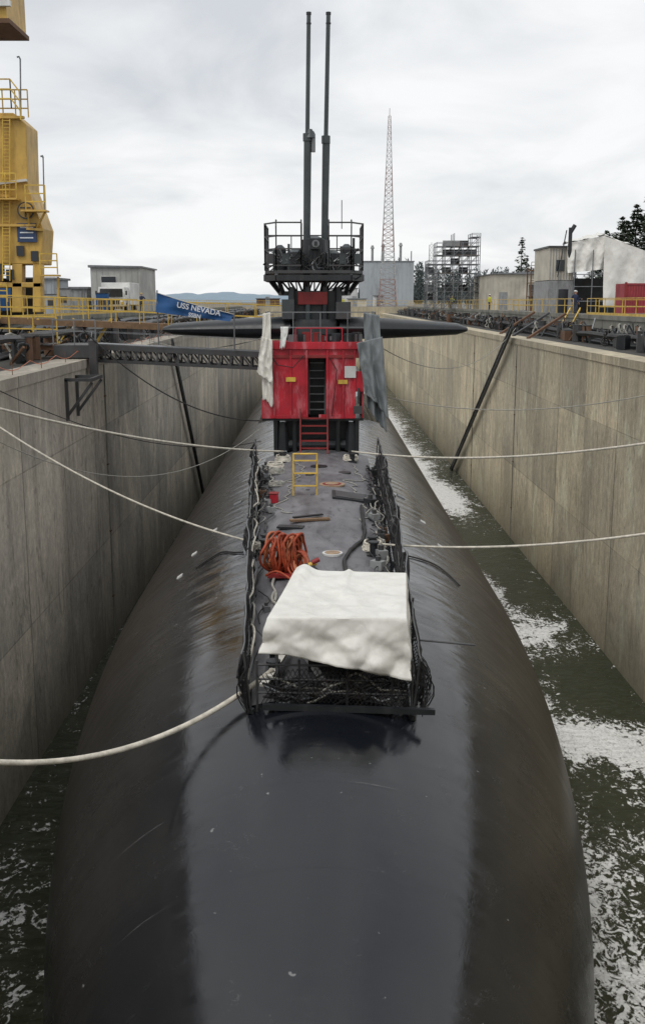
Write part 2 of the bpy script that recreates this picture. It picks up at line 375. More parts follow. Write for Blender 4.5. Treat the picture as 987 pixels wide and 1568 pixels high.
def gallery(name, x0, x1, seed, dens):
    random.seed(seed); c = MB(); lo, hi = min(x0, x1), max(x0, x1)
    for k in range(7):
        x = random.uniform(lo, hi); z = LZ + random.choice((.12, .3, .5, .9)); rr = random.choice((.06, .1, .16))
        pts = [(x + .12 * math.sin(y * .4 + k), y, z + .05 * math.sin(y * .9 + k)) for y in range(5, 205, 3)]
        c.tube(pts, rr, random.choice((M_dsteel, M_rubber, M_rubber, M_blk)), 6)
    y = 14.0
    while y < 200:
        x = random.uniform(lo, hi); t = random.random()
        if t < .35:
            c.beam((x, y, LZ), (x + random.uniform(-.8, .8), y + random.uniform(-1, 1), DZ - .1 + random.uniform(-.6, .05)), random.uniform(.04, .1), random.choice((M_dsteel, M_steel, M_rust, M_blk)))
        elif t < .55:
            h = random.uniform(.3, .8); w = random.uniform(.3, .7)
            m_ = random.choice((M_blk, M_dsteel, M_rubber, M_rust))
            c.box((x, y, LZ + h / 2), (w, w * random.uniform(.5, 1.6), h), m_, rz=random.random())
            c.box((x, y, LZ + h + .03), (w * 1.05, w * .5, .05), M_dsteel, rz=random.random())
        elif t < .9:
            R = random.uniform(.25, .5)
            c.tube([(x + .15 * math.sin(a * 2), y + R * math.cos(a), LZ + R + .05 + R * math.sin(a)) for a in [q * .5 for q in range(13)]], .05, random.choice((M_rubber, M_blk, M_rubber, M_rope2)), 5, closed=True)
        else:
            c.cyl((x, y, LZ), (x, y, LZ + .9), .26, random.choice((M_dsteel, M_rust)), n=10)
            c.cyl((x, y, LZ + .9), (x, y, LZ + .95), .28, M_dsteel, n=10)
        y += random.uniform(.15, .5) / dens
    c.build(name)
gallery('service_gallery_pipework', XL - 1.6, SL + .1, 3, 1.5)
gallery('service_gallery_pipework', XR + 2.2, SR - .1, 4, 1.2)

def brace(name, a, b_):
    c = MB(); a, b_ = V(a), V(b_)
    for dz in (0, .36):
        c.beam(a + V((0, 0, dz)), b_ + V((0, 0, dz)), .15, M_blk)
    n = 26
    for k in range(n):
        p = a.lerp(b_, k / n); q = a.lerp(b_, (k + 1) / n)
        c.beam(p, q + V((0, 0, .36)), .09, M_dsteel); c.beam(p, p + V((0, 0, .36)), .09, M_dsteel)
    c.build(name)
brace('inclined_wall_truss', (XR - .35, 66, 13.4), (XR - .35, 95.5, -.8))
brace('inclined_wall_truss', (XL + .3, 65, 12.4), (XL + .3, 81, -.5))
c = MB()
for k in range(3):
    y = 66 + k * 5.0
    c.beam((XR + .6, y, LZ), (XR + 3.5, y + 2.5, DZ + .2), .14, (M_rust, M_dsteel, M_rust)[k])
c.build('timber_shore')
c = MB()
for dx in (0, .7): c.beam((15.6 + dx, 70, LZ), (17.6 + dx, 74.5, DZ + .5), .07, M_yrail, .14)
for k in range(8):
    t = k / 8; c.box((15.95 + 2.0 * t, 70 + 4.5 * t, LZ + .05 + 1.75 * t), (.7, .25, .03), M_dsteel)
c.build('access_ladder')
c = MB()
for y in (38.5, 40.2):
    c.beam((XL, y, 12.2), (XL + 1.0, y, 12.2), .12, M_dsteel); c.beam((XL, y, 10.8), (XL + 1.0, y, 12.1), .1, M_dsteel); c.beam((XL + .05, y, 12.2), (XL + .05, y, 10.7), .12, M_dsteel)
c.beam((XL + .95, 38.3, 12.2), (XL + .95, 40.4, 12.2), .12, M_dsteel)
c.build('wall_bracket')
c = MB()
for y, x in ((45.5, XL + .03), (84, XR - .03), (66, XR - .03)):
    c.beam((x, y, -.5), (x, y, LZ - .4), .05, M_slab)
    for z in (2, 5, 8, 11): c.box((x, y, z), (.08, .2, .06), M_rust)
c.build('wall_pipes')

# ------------------------------------------------------------------ water
def foam_density(x, y):
    def gsp(cx, cy, sx, sy, a, rotd=0):
        t = math.radians(rotd); dx, dy = x - cx, y - cy
        u = dx * math.cos(t) + dy * math.sin(t); w = -dx * math.sin(t) + dy * math.cos(t)
        return a * math.exp(-(u / sx) ** 2 - (w / sy) ** 2)
    f = .22 + .10 * noise.noise(V((x * .25, y * .18, 1)))
    if x < 0: f -= .02
    f += gsp(9.4, 34.2, 2.8, 1.7, .58, -25) + gsp(11.8, 30.8, 1.5, 2.2, .48)
    f += gsp(8.0, 39.0, .9, 2.4, .34) + gsp(9.9, 46.5, 1.9, 2.8, .46) + gsp(9.0, 54, .8, 4, .40)
    f += gsp(10.2, 79, 1.2, 6, .60) + gsp(8.6, 93, 1.6, 14, .50) + gsp(7.4, 130, 2.6, 30, .8)
    f += gsp(9.5, 23, 3.4, 6.5, .20) + gsp(-7.5, 22, 2, 5, .16)
    f += gsp(6.6, 28, 1.0, 14, .16)
    f -= gsp(10.5, 62, 2.2, 9, .15) + gsp(11.5, 40, 1.6, 2.5, .15)
    return f
ys = [Y0 + .0]
y = 6.0
while y < Y1: ys.append(y); y += .25 if y < 60 else (.8 if y < 140 else 3)
ys.append(Y1)
nx = 88; vs = []; fo = []
for y in ys:
    for i in range(nx + 1):
        x = XL + (XR - XL) * i / nx; vs.append((x, y, 0.0)); fo.append(foam_density(x, y))
fs = [(j * (nx + 1) + i, j * (nx + 1) + i + 1, (j + 1) * (nx + 1) + i + 1, (j + 1) * (nx + 1) + i) for j in range(len(ys) - 1) for i in range(nx)]
me = bpy.data.meshes.new('water'); me.from_pydata(vs, [], fs); me.materials.append(M_water)
at = me.attributes.new('foam', 'FLOAT', 'POINT'); at.data.foreach_set('value', fo)
sc.collection.objects.link(bpy.data.objects.new('water', me))

# ------------------------------------------------------------------ submarine
sub = empty('submarine')
AX = 2.8; R0 = 6.4; NY = 8.7; LB = 22.0
def hr(y):
    if y <= NY: return 0.0
    if y < NY + LB: return R0 * math.sqrt(max(0, 1 - (1 - (y - NY) / LB) ** 2))
    if y < 130: return R0
    return R0 * max(.02, 1 - ((y - 130) / 46) ** 2)
def hz(x, y): return AX + math.sqrt(max(0.0, hr(y) ** 2 - x * x))
yy = [NY + LB * (1 - math.cos(math.pi / 2 * k / 44)) for k in range(45)] + [NY + LB + 1.5 * k for k in range(1, 67)] + [130 + 3 * k for k in range(1, 16)]
n = 128; vs = []; fs = []
for y in yy:
    q = max(hr(y), .001)
    for k in range(n): t = 2 * math.pi * k / n; vs.append((q * math.sin(t), y, AX + q * math.cos(t)))
for j in range(len(yy) - 1):
    for k in range(n): fs.append((j * n + k, j * n + (k + 1) % n, (j + 1) * n + (k + 1) % n, (j + 1) * n + k))
h = MB(); h.add(vs, fs, M_hull); h.build('pressure_hull', sub, smooth=True)

def foil(c, half, chord_front, length, n=24):
    pts = []
    for k in range(n):
        t = 2 * math.pi * k / n; cx = math.cos(t); sx = math.sin(t)
        yv = (1 - cx) / 2; w = half * (5.005 * (.2969 * math.sqrt(yv) - .126 * yv - .3516 * yv ** 2 + .2843 * yv ** 3 - .1036 * yv ** 4)) * 2
        pts.append((c + (w if sx >= 0 else -w), chord_front + yv * length))
    return pts
s = MB(); CX = -.15
pl = foil(CX, 1.35, 42.4, 13)
vs = []; nn = len(pl)
for z, sc_ in ((8.0, 1.1), (9.6, 1.0), (14.1, .95), (14.3, .9)):
    for (x, y) in pl: vs.append((CX + (x - CX) * sc_, 48 + (y - 48) * (1 - (1 - sc_) * .2), z))
fs = [(j * nn + k, j * nn + (k + 1) % nn, (j + 1) * nn + (k + 1) % nn, (j + 1) * nn + k) for j in range(3) for k in range(nn)]
fs.append(tuple(range(3 * nn, 4 * nn)))
s.add(vs, fs, M_blk); s.build('sail', sub, smooth='auto')
for sg, nm in ((-1, 'sail_plane_port'), (1, 'sail_plane_starboard')):
    p = MB(); vs = []; n = 24
    for t, ch, th in ((0, 3.4, .85), (.35, 3.2, .74), (.7, 2.9, .56), (.93, 2.6, .42), (1.0, 2.1, .18)):
        x = CX + sg * (1.0 + t * 5.3); le = 43.3 + t * .5
        for k in range(n):
            a = 2 * math.pi * k / n; yv = (1 - math.cos(a)) / 2
            w = th * 1.3 * (math.sqrt(yv) * (1 - yv)) * 1.15 * (1 if math.sin(a) >= 0 else -1)
            vs.append((x, le + yv * ch, 13.93 + w - t * .05))
    fs = [(j * n + k, j * n + (k + 1) % n, (j + 1) * n + (k + 1) % n, (j + 1) * n + k) for j in range(4) for k in range(n)] + [tuple(range(4 * n, 5 * n))]
    p.add(vs, fs, M_plane); p.build(nm, sub, smooth='auto')
def casing(u, v):
    y = 54 + v * 66; hw = 3.5 * min(1, .35 + v * 8)
    x = (u * 2 - 1) * hw; e_ = abs(u * 2 - 1)
    return (x, y, (AX + 6.4 + .75) if e_ < .75 else (hz(x, y) - .05) + (AX + 7.15 - hz(x, y)) * (1 - e_) / .25)
c = MB(); c.grid(casing, 24, 60, M_hull); c.build('missile_deck_casing', sub, smooth='auto')
def dl(y): return -1.25 + (y - 17) * (-.85 / 24)
def dr(y): return 1.5 + (y - 17) * (.45 / 24)
c = MB()
c.grid(lambda u, v: (lambda y, x: (x, y, hz(x, y) + .012))(17.8 + v * 23.7, dl(17.8 + v * 23.7) * (1 - u) + dr(17.8 + v * 23.7) * u), 14, 60, M_deck)
c.build('nonskid_deck', sub, smooth=True)
c = MB()
def disc(x, y, r_, m_, h_=.03, n=28):
    z = hz(x, y) + .012; c.cyl((x, y, z - .02), (x, y, z + h_), r_, m_, n=n)
disc(.42, 33.3, .42, M_tan, .03); disc(.42, 33.3, .30, M_redd, .04); disc(.42, 33.3, .22, M_tan, .05)
disc(.33, 24.8, .25, M_white, .03); disc(.33, 24.8, .19, M_tan, .04)
disc(.0, 37, .3, M_blk, .03); disc(.9, 36, .22, M_dsteel, .03)
for q in range(5): disc(-.8 + .15 * q, 35 - q * .9, .06, M_steel, .03, 10)
c.box((.95, 31.4, hz(.9, 31.4) + .03), (1.1, 1.2, .05), M_blk, ry=.14); c.box((.95, 31.4, hz(.9, 31.4) + .05), (.9, .95, .05), M_dsteel, ry=.14)
disc(-.3, 35.2, .16, M_dsteel, .06)
def cleat(x, y, m_=M_blk):
    z = hz(x, y)
    for d in (-.28, .28): c.cyl((x, y + d, z), (x, y + d, z + .3), .1, m_, n=10); c.cyl((x, y + d, z + .3), (x, y + d, z + .34), .14, m_, n=10)
    c.box((x, y, z + .02), (.35, .95, .04), m_)
for x, y in ((-1.35, 39.2), (1.25, 39.2), (-1.35, 25.6), (1.35, 25.4), (-.85, 18.8)): cleat(x, y)
c.build('deck_fittings', sub, smooth='auto')
c = MB()
for x, y in ((-3.05, 30.0), (-3.45, 28.2), (-3.65, 26.6), (3.2, 31.5), (3.45, 29)):
    z = hz(x, y); th = math.atan2(x, z - AX); c.box((x, y, z + .0), (.16, .24, .04), M_white, ry=th)
for x, y in ((-2.6, 33), (2.75, 34.5)):
    z = hz(x, y); th = math.atan2(x, z - AX); c.box((x, y, z), (.28, .42, .05), M_steel, ry=th)
c.build('hull_sensors', sub)
def mast(name, pxb, pxt, Y, rl, ru, zc):
    m_ = MB(); a = S(pxb, 372, Y); t_ = S(pxt, 22, Y); mid = a.lerp(t_, zc)
    m_.cyl(V((a.x, a.y, 14.2)), mid, rl, M_mast, rl * .96, n=20)
    m_.cyl(mid, t_, ru, M_mast, ru * .95, n=20)
    m_.cyl(mid - V((0, 0, .12)), mid + V((0, 0, .18)), rl * 1.22, M_mast, n=20)
    m_.cyl(t_, t_ + V((0, 0, .1)), ru * 1.15, M_blk, n=16); m_.cyl(t_ - V((0, 0, .35)), t_ - V((0, 0, .3)), ru * 1.15, M_blk, n=16)
    m_.beam(a + V((rl, 0, 0)), mid + V((rl, 0, 0)), .04, M_blk)
    if name == 'periscope_mast':
        q = mid + V((.24, -.02, 0)); m_.cyl(q - V((0, 0, .55)), q + V((0, 0, .15)), .09, M_steel, n=12); m_.cyl(q + V((0, 0, .15)), q + V((0, 0, .28)), .09, M_mast, .02, n=12)
        m_.cyl(mid + V((.1, 0, .0)), mid + V((.1, 0, .35)), .24, M_mast, .1, n=12)
    m_.build(name, sub, smooth='auto')
mast('periscope_mast', 468.5, 472.5, 45.0, .15, .088, .47)
mast('snorkel_mast', 495.5, 502.5, 45.6, .15, .092, .46)
c = MB(); a = S(523, 350, 45); c.cyl(a, S(523, 306, 45), .02, M_dsteel, n=6); c.build('whip_antenna', sub)
tr = MB()
tr.bx(-1.25, .95, 43.8, 47.5, 14.25, 15.45, M_blk)
for x in (-1.1, -.45, .25, .8): tr.cyl((x, 43.7, 14.3), (x, 43.7, 15.6), .13, M_mast if x < 0 else M_blk, n=10)
tr.bx(-.85, .35, 43.55, 43.75, 14.9, 15.4, M_redd)
tr.bx(-1.5, -1.0, 43.2, 43.6, 14.32, 15.1, M_mast); tr.bx(.7, 1.3, 43.2, 43.7, 14.32, 15.0, M_dsteel)
tr.build('mast_trunk', sub)
pf = empty('sail_work_platform'); p = MB()
x0, x1, ya, yb, zf = -2.2, 1.8, 43.0, 47.2, 16.25
oct_ = [(x0 + .5, ya), (x1 - .5, ya), (x1, ya + .9), (x1, yb), (x0, yb), (x0, ya + .9)]
p.prism([(x, y, zf - .12) for x, y in oct_], (0, 0, .12), M_dsteel)
low = [(-1.45, 43.9), (1.1, 43.9), (1.25, 44.3), (1.25, 47), (-1.6, 47), (-1.6, 44.3)]
for (a, b_), (c_, d_) in zip(oct_, low):
    p.beam((a, b_, zf - .15), (c_, d_, zf - .9), .13, M_blk)
for k in range(6):
    a, b_ = oct_[k], oct_[(k + 1) % 6]; p.beam((*a, zf - .3), (*b_, zf - .3), .12, M_blk, .22)
    a, b_ = low[k], low[(k + 1) % 6]; p.beam((*a, zf - .9), (*b_, zf - .9), .16, M_blk)
for k in range(9):
    x = x0 + .5 + k * .38; p.beam((x, ya + .05, zf - .2), (-.17 + (x + .17) * .62, 43.95, zf - .88), .06, M_blk)
    p.beam((x + .38, ya + .05, zf - .2), (-.17 + (x + .17) * .62, 43.95, zf - .88), .05, M_blk)
ring = [V((a, b_, zf)) for a, b_ in oct_]
left = [ring[5] + V((0, 3, 0)), ring[5], ring[0], ring[0] + V((1.0, 0, 0)), ring[0] + V((1.0, 1.2, 0))]
right = [ring[2] + V((0, 3, 0)), ring[2], ring[1], ring[1] - V((.9, 0, 0)), ring[1] + V((-.9, 1.2, 0))]
p.rail(left, 1.85, M_dsteel, .9, (1, .72, .45, .1), .028); p.rail(right, 1.85, M_dsteel, .9, (1, .72, .45, .1), .028)
p.rail([ring[3], ring[4]], 1.6, M_dsteel, .9, (1, .6, .3))
for xs in (x0 + .5, x1 - .5, x0 + 1.5, x1 - 1.4):
    p.tube([(xs, ya - .02, zf + 1.3), (xs, ya - .12, zf + 1.7), (xs, ya + .05, zf + 1.95), (xs, ya + .4, zf + 1.95)], .03, M_dsteel, 6)
p.build('platform_frame', pf)
q = MB(); random.seed(21)
for x, y, r_, z0, h_ in ((-.95, 44.3, .42, zf, .75), (-.15, 43.9, .28, zf, 1.0), (.55, 44.3, .42, zf, .7), (1.15, 44.6, .3, zf, .95), (-1.6, 44.4, .3, zf, .9), (-.2, 45.2, .6, zf, 1.3)):
    q.cyl((x, y, z0), (x, y, z0 + h_), r_, M_blk, r_ * .85, n=16); q.cyl((x, y, z0 + h_), (x, y, z0 + h_ + .15), r_ * .85, M_mast, r_ * .3, n=16)
q.box((-.12, 43.5, zf + 1.05), (.5, .3, .42), M_blk); q.cyl((-.12, 43.34, zf + 1.05), (-.12, 43.3, zf + 1.05), .15, M_steel, n=20); q.box((-.12, 43.28, zf + 1.05), (.12, .02, .16), M_blk)
for k in range(34):
    x = random.uniform(x0 + .2, x1 - .2); z = zf + random.uniform(-.1, .4)
    q.tube([(x + .25 * math.sin(t * 2 + k), 43.1 + .1 * t, z + random.uniform(.1, .5) * math.sin(t * 1.5) ** 2 + .06 * t) for t in [j * .35 for j in range(8)]], .025, M_rubber if k % 4 else M_steel, 5)
for x in (-1.95, -1.35, .95, 1.55): q.box((x, 43.15, zf + .45), (.28, .12, .4), random.choice((M_mast, M_dsteel)), rz=.2)
for x in (-1.8, -1.2, -.7, .4, .9, 1.4): q.cyl((x, 43.2, zf), (x, 43.2, zf + random.uniform(.6, 1.4)), .05, random.choice((M_blk, M_mast, M_steel)), n=8)
q.build('platform_equipment', pf, smooth='auto')

# ------------------------------------------------------------------ red access enclosure
en = empty('red_access_enclosure'); w = MB()
ex0, ex1, ey0, ey1, ez0, ez1 = -2.24, 1.76, 41.0, 43.2, 10.5, 13.4
dx0, dx1 = -.42, .28; dz1 = 12.85
w.bx(ex0 + .5, dx0, ey0, ey0 + .08, ez0, ez1, M_red)
w.bx(dx1, 1.42, ey0, ey0 + .08, ez0, ez1, M_red)
w.bx(dx0, dx1, ey0, ey0 + .08, dz1, ez1, M_red)
w.bx(1.42, ex1, ey0 + .001, ey0 + .08, 11.55, 12.35, M_red)
w.bx(1.42, ex1, ey0 + .001, ey0 + .08, 12.9, ez1, M_red)
w.bx(ex0, ex0 + .5, ey0 - .02, ey0 + .4, ez0, 11.25, M_red)
w.bx(ex0 + .1, ex0 + .5, ey0 + .03, ey0 + .12, 11.25, ez1, M_red)
w.bx(ex0 + .1, ex0 + .18, ey0 + .12, ey1, ez0 + .01, ez1, M_red)
w.bx(ex1 - .08, ex1, ey0 + .08, ey1, ez0 + .01, ez1, M_red)
w.bx(ex0 + .1, ex1, ey0 + .12, ey1, ez1, ez1 + .06, M_red)
w.bx(ex0 + .05, ex1 + .04, ey0 - .09, ey0 - .01, ez1 - .2, ez1 + .08, M_red)
w.bx(ex0 + .45, ex1, ey0 - .05, ey0 - .003, 12.86, 12.98, M_redd)
w.bx(ex0, ex1, ey0 + .1, ey1, ez0 - .1, ez0, M_blk)
for x in (-1.74, -1.1, dx0 - .05, dx1 + .05, .95, 1.4): w.bx(x - .035, x + .035, ey0 - .06, ey0 - .002, ez0 + .02, ez1 - .22, M_red)
w.bx(-.0, 1.0, ey0 - .04, ey0 - .002, ez0, ez0 + .16, M_red); w.bx(-1.7, -.47, ey0 - .04, ey0 - .002, ez0 + .0, ez0 + .14, M_red)
w.build('shell', en, bevel=.008)
w = MB()
w.bx(dx0 - .3, dx1 + .3, 42.4, 42.5, ez0, ez1 - .02, M_blk)
for k in range(7): w.box((-.07, 41.6 + k * .12, ez0 + .3 + k * .3), (.62, .2, .035), M_steel)
for x in (-.38, .24): w.beam((x, 41.5, ez0 + .1), (x, 42.3, ez0 + 2.3), .05, M_dsteel, .14)
w.build('interior_stairs', en)
w = MB()
w.bx(1.0, 1.44, ey0 - .09, ey0 - .062, 12.1, 12.55, M_white)
w.bx(-1.28, -.9, ey0 - .08, ey0 - .062, 11.95, 12.12, M_yrail); w.bx(.75, 1.12, ey0 - .08, ey0 - .065, 11.86, 12.02, M_yrail)
w.bx(1.36, 1.7, ey0 - .12, ey0 - .062, 10.7, 11.0, M_dsteel); w.cyl((1.55, ey0 - .08, 11.1), (1.55, ey0 - .08, 11.7), .04, M_dsteel)
w.tube([(-2.0, ey0 - .1, 13.2), (-1.6, ey0 - .12, 12.6), (-1.0, ey0 - .12, 12.5), (-.6, ey0 - .1, 12.95)], .02, M_rubber); w.tube([(.4, ey0 - .1, 12.9), (.7, ey0 - .12, 12.4), (.6, ey0 - .12, 11.4), (.5, ey0 - .1, 10.6)], .018, M_rubber)
w.build('labels_and_boxes', en)
w = MB()
for x in (-1.7, -.95, .75, 1.5):
    for y in (41.2, 43): w.cyl((x, y, 9.0), (x, y, ez0 - .1), .09, M_blk, n=8)
w.bx(-1.3, 1.2, 41.9, 42.6, 9.0, ez0 - .12, M_blk); w.cyl((-1.5, 41.5, 9.4), (1.4, 41.5, 9.4), .2, M_blk)
for x in (-1.45, 1.3): w.cyl((x, 41.4, 9.2), (x, 41.4, 10.3), .28, M_blk, .2)
for x in (-.72, .34): w.beam((x, 40.3, 9.2), (x, 40.95, 10.75), .06, M_redd, .12); w.cyl((x, 40.25, 9.2), (x, 40.9, 10.9), .02, M_redd)
for k in range(5): w.beam((-.72, 40.4 + k * .12, 9.4 + k * .28), (.34, 40.4 + k * .12, 9.4 + k * .28), .06, M_redd)
w.build('support_legs_and_ladder', en)
w = MB(); w.rail([(ex0 + .2, 43.1, ez1 + .06), (ex0 + .2, 41.0, ez1 + .06), (ex1 + .4, 41.0, ez1 + .06), (ex1 + .4, 43.1, ez1 + .06)], 1.15, M_steel, 1.0, (1, .5), .02)
w.rail([(-.9, 40.95, ez1 + .06), (.9, 40.95, ez1 + .06)], .55, M_red, .6, (1,), .02)
for k in range(14):
    x = random.uniform(-1.8, 1.5); w.box((x, 41.6, ez1 + .2), (.3, .3, random.uniform(.1, .5)), random.choice((M_blk, M_mast, M_redd, M_steel)), rz=random.random())
w.build('roof_railing', en)

def sheet(name, tl, tr_, bl, br, mat, folds=4, amp=.08, nu=30, nv=60, wig=.12):
    tl, tr_, bl, br = map(V, (tl, tr_, bl, br)); c = MB()
    nrm = (tr_ - tl).cross(bl - tl).normalized(); sd = random.random() * 50
    def fn(u, v):
        p = tl.lerp(tr_, u).lerp(bl.lerp(br, u), v)
        a = amp * (.3 + v) * math.sin(folds * 2 * math.pi * u + 1.4 * noise.noise(V((u * 2, v * 2.0, sd))))
        a += wig * (abs(noise.noise(V((u * 4 + v * 1, v * 3, sd + 9)))) * 1.4 + .2 * noise.noise(V((u * 9, v * 8, sd))))
        p = p + nrm * a + (tr_ - tl).normalized() * (wig * .5 * noise.noise(V((u * .8, v * 3, sd + 3))))
        if v > .93: p.z += .18 * noise.noise(V((u * 5, sd, 0)))
        return p
    c.grid(fn, nu, nv, mat); o = c.build(name, smooth=True, recalc=False)
    so = o.modifiers.new('thickness', 'SOLIDIFY'); so.thickness = .012
    return o
random.seed(44)
sheet('canvas_sheet', S(402, 480, 40.8), S(413, 478, 40.8), S(401, 612, 40.8), S(419, 622, 40.8), M_canvas, 1, .06, wig=.09)
sheet('canvas_sheet', S(400, 515, 40.7), S(416, 520, 40.7), S(393, 570, 40.7), S(417, 590, 40.7), M_canvas, 2, .05, wig=.07)
sheet('grey_tarpaulin', S(556, 478, 40.8), S(580, 482, 40.8), S(562, 625, 40.8), S(592, 662, 40.8), M_gtarp, 2, .12, wig=.12)
sheet('grey_tarpaulin', S(546, 525, 40.6), S(586, 515, 40.6), S(558, 600, 40.6), S(594, 640, 40.6), M_gtarp, 2, .12, wig=.10)
sheet('white_cloth', S(430, 500, 40.7), S(442, 500, 40.7), S(428, 535, 40.7), S(436, 532, 40.7), M_white, 1, .03, 10, 12, wig=.05)

# ------------------------------------------------------------------ deck safety nets
YF = 17.6
def netside(name, fx, ya, yb, hgt, seed, lean):
    random.seed(seed); c = MB()
    def base(y): x = fx(y); return V((x, y, hz(x, y)))
    def top(y):
        b_ = base(y); sag = .12 * abs(math.sin(math.pi * (y - ya) / 2.4)); return b_ + V((lean + .08 * noise.noise(V((y, seed, 0))), 0, hgt - sag))
    y = ya
    while y <= yb + .01:
        b_ = base(y); t = b_ + V((lean + random.uniform(-.05, .05), random.uniform(-.12, .12), hgt + .04)); c.cyl(b_, t, .022, M_dsteel, n=6); c.cyl(b_, b_ + V((0, 0, .08)), .06, M_blk, n=8)
        y += 2.4
    ysn = [ya + (yb - ya) * k / 80 for k in range(81)]
    c.tube([top(y) for y in ysn], .014, M_steel, 5); c.tube([top(y).lerp(base(y), .5) for y in ysn], .01, M_steel, 4)
    def P(y, v):
        y = min(max(y, ya), yb); b_ = base(y) + V((0, 0, .03)); t = top(y)
        p = b_.lerp(t, v); p.x += .2 * math.sin(math.pi * v) * (1 if lean > 0 else -1) * (.4 + 1.4 * noise.noise(V((y * .8, v, seed)))); p.z -= .35 * v * max(0, noise.noise(V((y * .7, 3, seed))) + .2)
        return p
    step = .11; nL = int((yb - ya) / step)
    for k in range(-8, nL):
        for sg in (0, 1):
            pts = [P(ya + (k + q * 2) * step + .08 * noise.noise(V((k * .3, q, seed))), (q / 4) if sg else 1 - q / 4) for q in range(5)]
            if pts[0].y == pts[-1].y: continue
            c.tube(pts, .009, M_net, 3)
    for v in (.12, .3, .6, .85): c.tube([P(y + .2 * noise.noise(V((y, v, 5))), v + .25 * noise.noise(V((y * .9, v * 7, seed)))) for y in ysn], .03, M_net, 5)
    c.build(name, smooth=False)
lf = lambda y: -1.18 - (y - 17) * .05
rf = lambda y: 1.66 + (y - 17) * .022
netside('safety_netting', lf, YF, 40.0, 1.1, 11, -.12)
netside('safety_netting', rf, YF, 40.0, 1.1, 12, .12)
c = MB(); random.seed(3)
b0 = hz(.3, YF)
c.beam((-1.0, YF - .12, hz(1.0, YF) + .12), (2.05, YF - .18, hz(1.6, YF) + .2), .1, M_blk)
for x in (-1.1, -.35, .5, 1.3, 1.65):
    c.cyl((x, YF, hz(x, YF)), (x, YF, b0 + .85), .025, M_dsteel, n=6)
for z in (.3, .55, .82): c.cyl((-1.1, YF, b0 - .05 + z), (1.65, YF, b0 - .1 + z), .02, M_dsteel, n=6)
c.beam((-.6, YF + 1.8, b0 + .5), (-1.0, YF + .2, b0 + .3), .14, M_canvas, .05); c.beam((-.4, YF + 1.6, b0 + .6), (.2, YF + .1, b0 + .25), .12, M_white, .04)
for k in range(34):
    x = -1.1 + k * 2.7 / 34
    for sg in (1, -1):
        xe = min(1.65, x + .4)
        a = V((x, YF - .03, hz(x, YF) + (.05 if sg > 0 else .7))); b_ = V((xe, YF - .03, hz(xe, YF) + (.7 if sg > 0 else .05)))
        c.tube([a, a.lerp(b_, .5) + V((0, -.10 * random.random(), -.06 * random.random())), b_], .008, M_net, 3)
for k in range(12):
    c.tube([(-.9 + t * .3 + .1 * math.sin(k + t), YF + .1 + .1 * math.sin(t + k), b0 + .1 + .15 * math.sin(t * 1.3 + k * 2) + .03 * k) for t in range(9)], .022, random.choice((M_net, M_rubber, M_net, M_steel, M_rope2)), 5)
c.cyl((1.75, YF + 1.8, hz(1.7, YF + 1.8) + .55), (3.0, YF + 1.6, hz(1.7, YF + 1.8) + .5), .02, M_dsteel, n=6)
for sx, xx in ((1, 1.78), (-1, -1.2)):
    def bag(u, v, q):
        return V((xx + sx * (.05 + .22 * math.sin(math.pi * v) * (.6 + .4 * math.sin(q * 1.7))), YF - .12 + .8 * u, b0 - .12 + .85 * v - .05 * math.sin(q)))
    for k in range(-5, 16):
        for s2 in (0, 1):
            c.tube([bag(min(1, max(0, (k + t) / 15)), (t / 5) if s2 else 1 - t / 5, k) for t in range(6)], .008, M_net, 3)
c.build('bow_barrier_frame')

# tarp cover: boxy sheet over a pipe frame
FL, FR, BL, BR = V((-.90, YF - .15, 9.62)), V((1.53, YF - .15, 9.60)), V((-.46, 20.5, 9.68)), V((1.77, 20.5, 9.62))
def cover(u, v):
    U = u * 2.9 - 1.45; W = v * 2.9 - 1.45
    cu, cv = max(-1, min(1, U)), max(-1, min(1, W)); ou, ov = max(0, abs(U) - 1) / .45, max(0, abs(W) - 1) / .45
    a = (cu + 1) / 2; b_ = (cv + 1) / 2
    p = FL.lerp(FR, a).lerp(BL.lerp(BR, a), b_)
    o = max(ou, ov); drop = (.60 + .48 * a) * o if W < -.99 else (.60 + .35 * a) * o
    outx = math.copysign(.05 * ou, U) if ou > 0 else 0
    outy = math.copysign(.10 * ov, W) if ov > 0 else 0
    p = p + V((outx, outy, -drop))
    p.z -= .05 * math.sin(math.pi * a) * math.sin(math.pi * b_) * (1 if o == 0 else 0)
    if o == 0:
        edge = min(a, 1 - a, b_, 1 - b_); k = min(1, edge * 8)
        p.z += k * (.05 * (.3 - abs(noise.noise(V((p.x * 1.5 + p.y * .8, p.y * .8, 4)))) * 1.5) + .018 * noise.noise(V((p.x * 6, p.y * 4, 2))))
    p.z += .13 * math.exp(-((a - .08) / .08) ** 2 - ((b_ - 1.0) / .35) ** 2) + .05 * math.exp(-((a - .48) / .03) ** 2) * b_ * (1 - min(1, o))
    if o > 0:
        dd = drop
        f1 = math.sin(8 * (a + .45 * dd) + 2.5 * noise.noise(V((a * 2.5, dd * 1.5, 3))))
        f2 = math.sin(17 * (a - .6 * dd) + 3)
        f = (.075 * f1 + .035 * f2 + .14 * abs(noise.noise(V((p.x * 1.6 + dd, dd * 2.4, 5)))) + .018 * noise.noise(V((p.x * 9, p.z * 9, p.y * 9)))) * min(1, o * 1.8)
        g1 = math.sin(9 * (b_ + .3 * dd)) * .06 * o
        if ov >= ou: p.y += -f if W < 0 else f
        if ou > 0: p.x += math.copysign(g1 + f * .4, U)
        p.z += .04 * f1 * max(0, o - .8) * 5 * .5
    return p
c = MB(); c.grid(cover, 145, 145, M_tarp); o = c.build('tarp_covered_frame', smooth='auto', recalc=False)
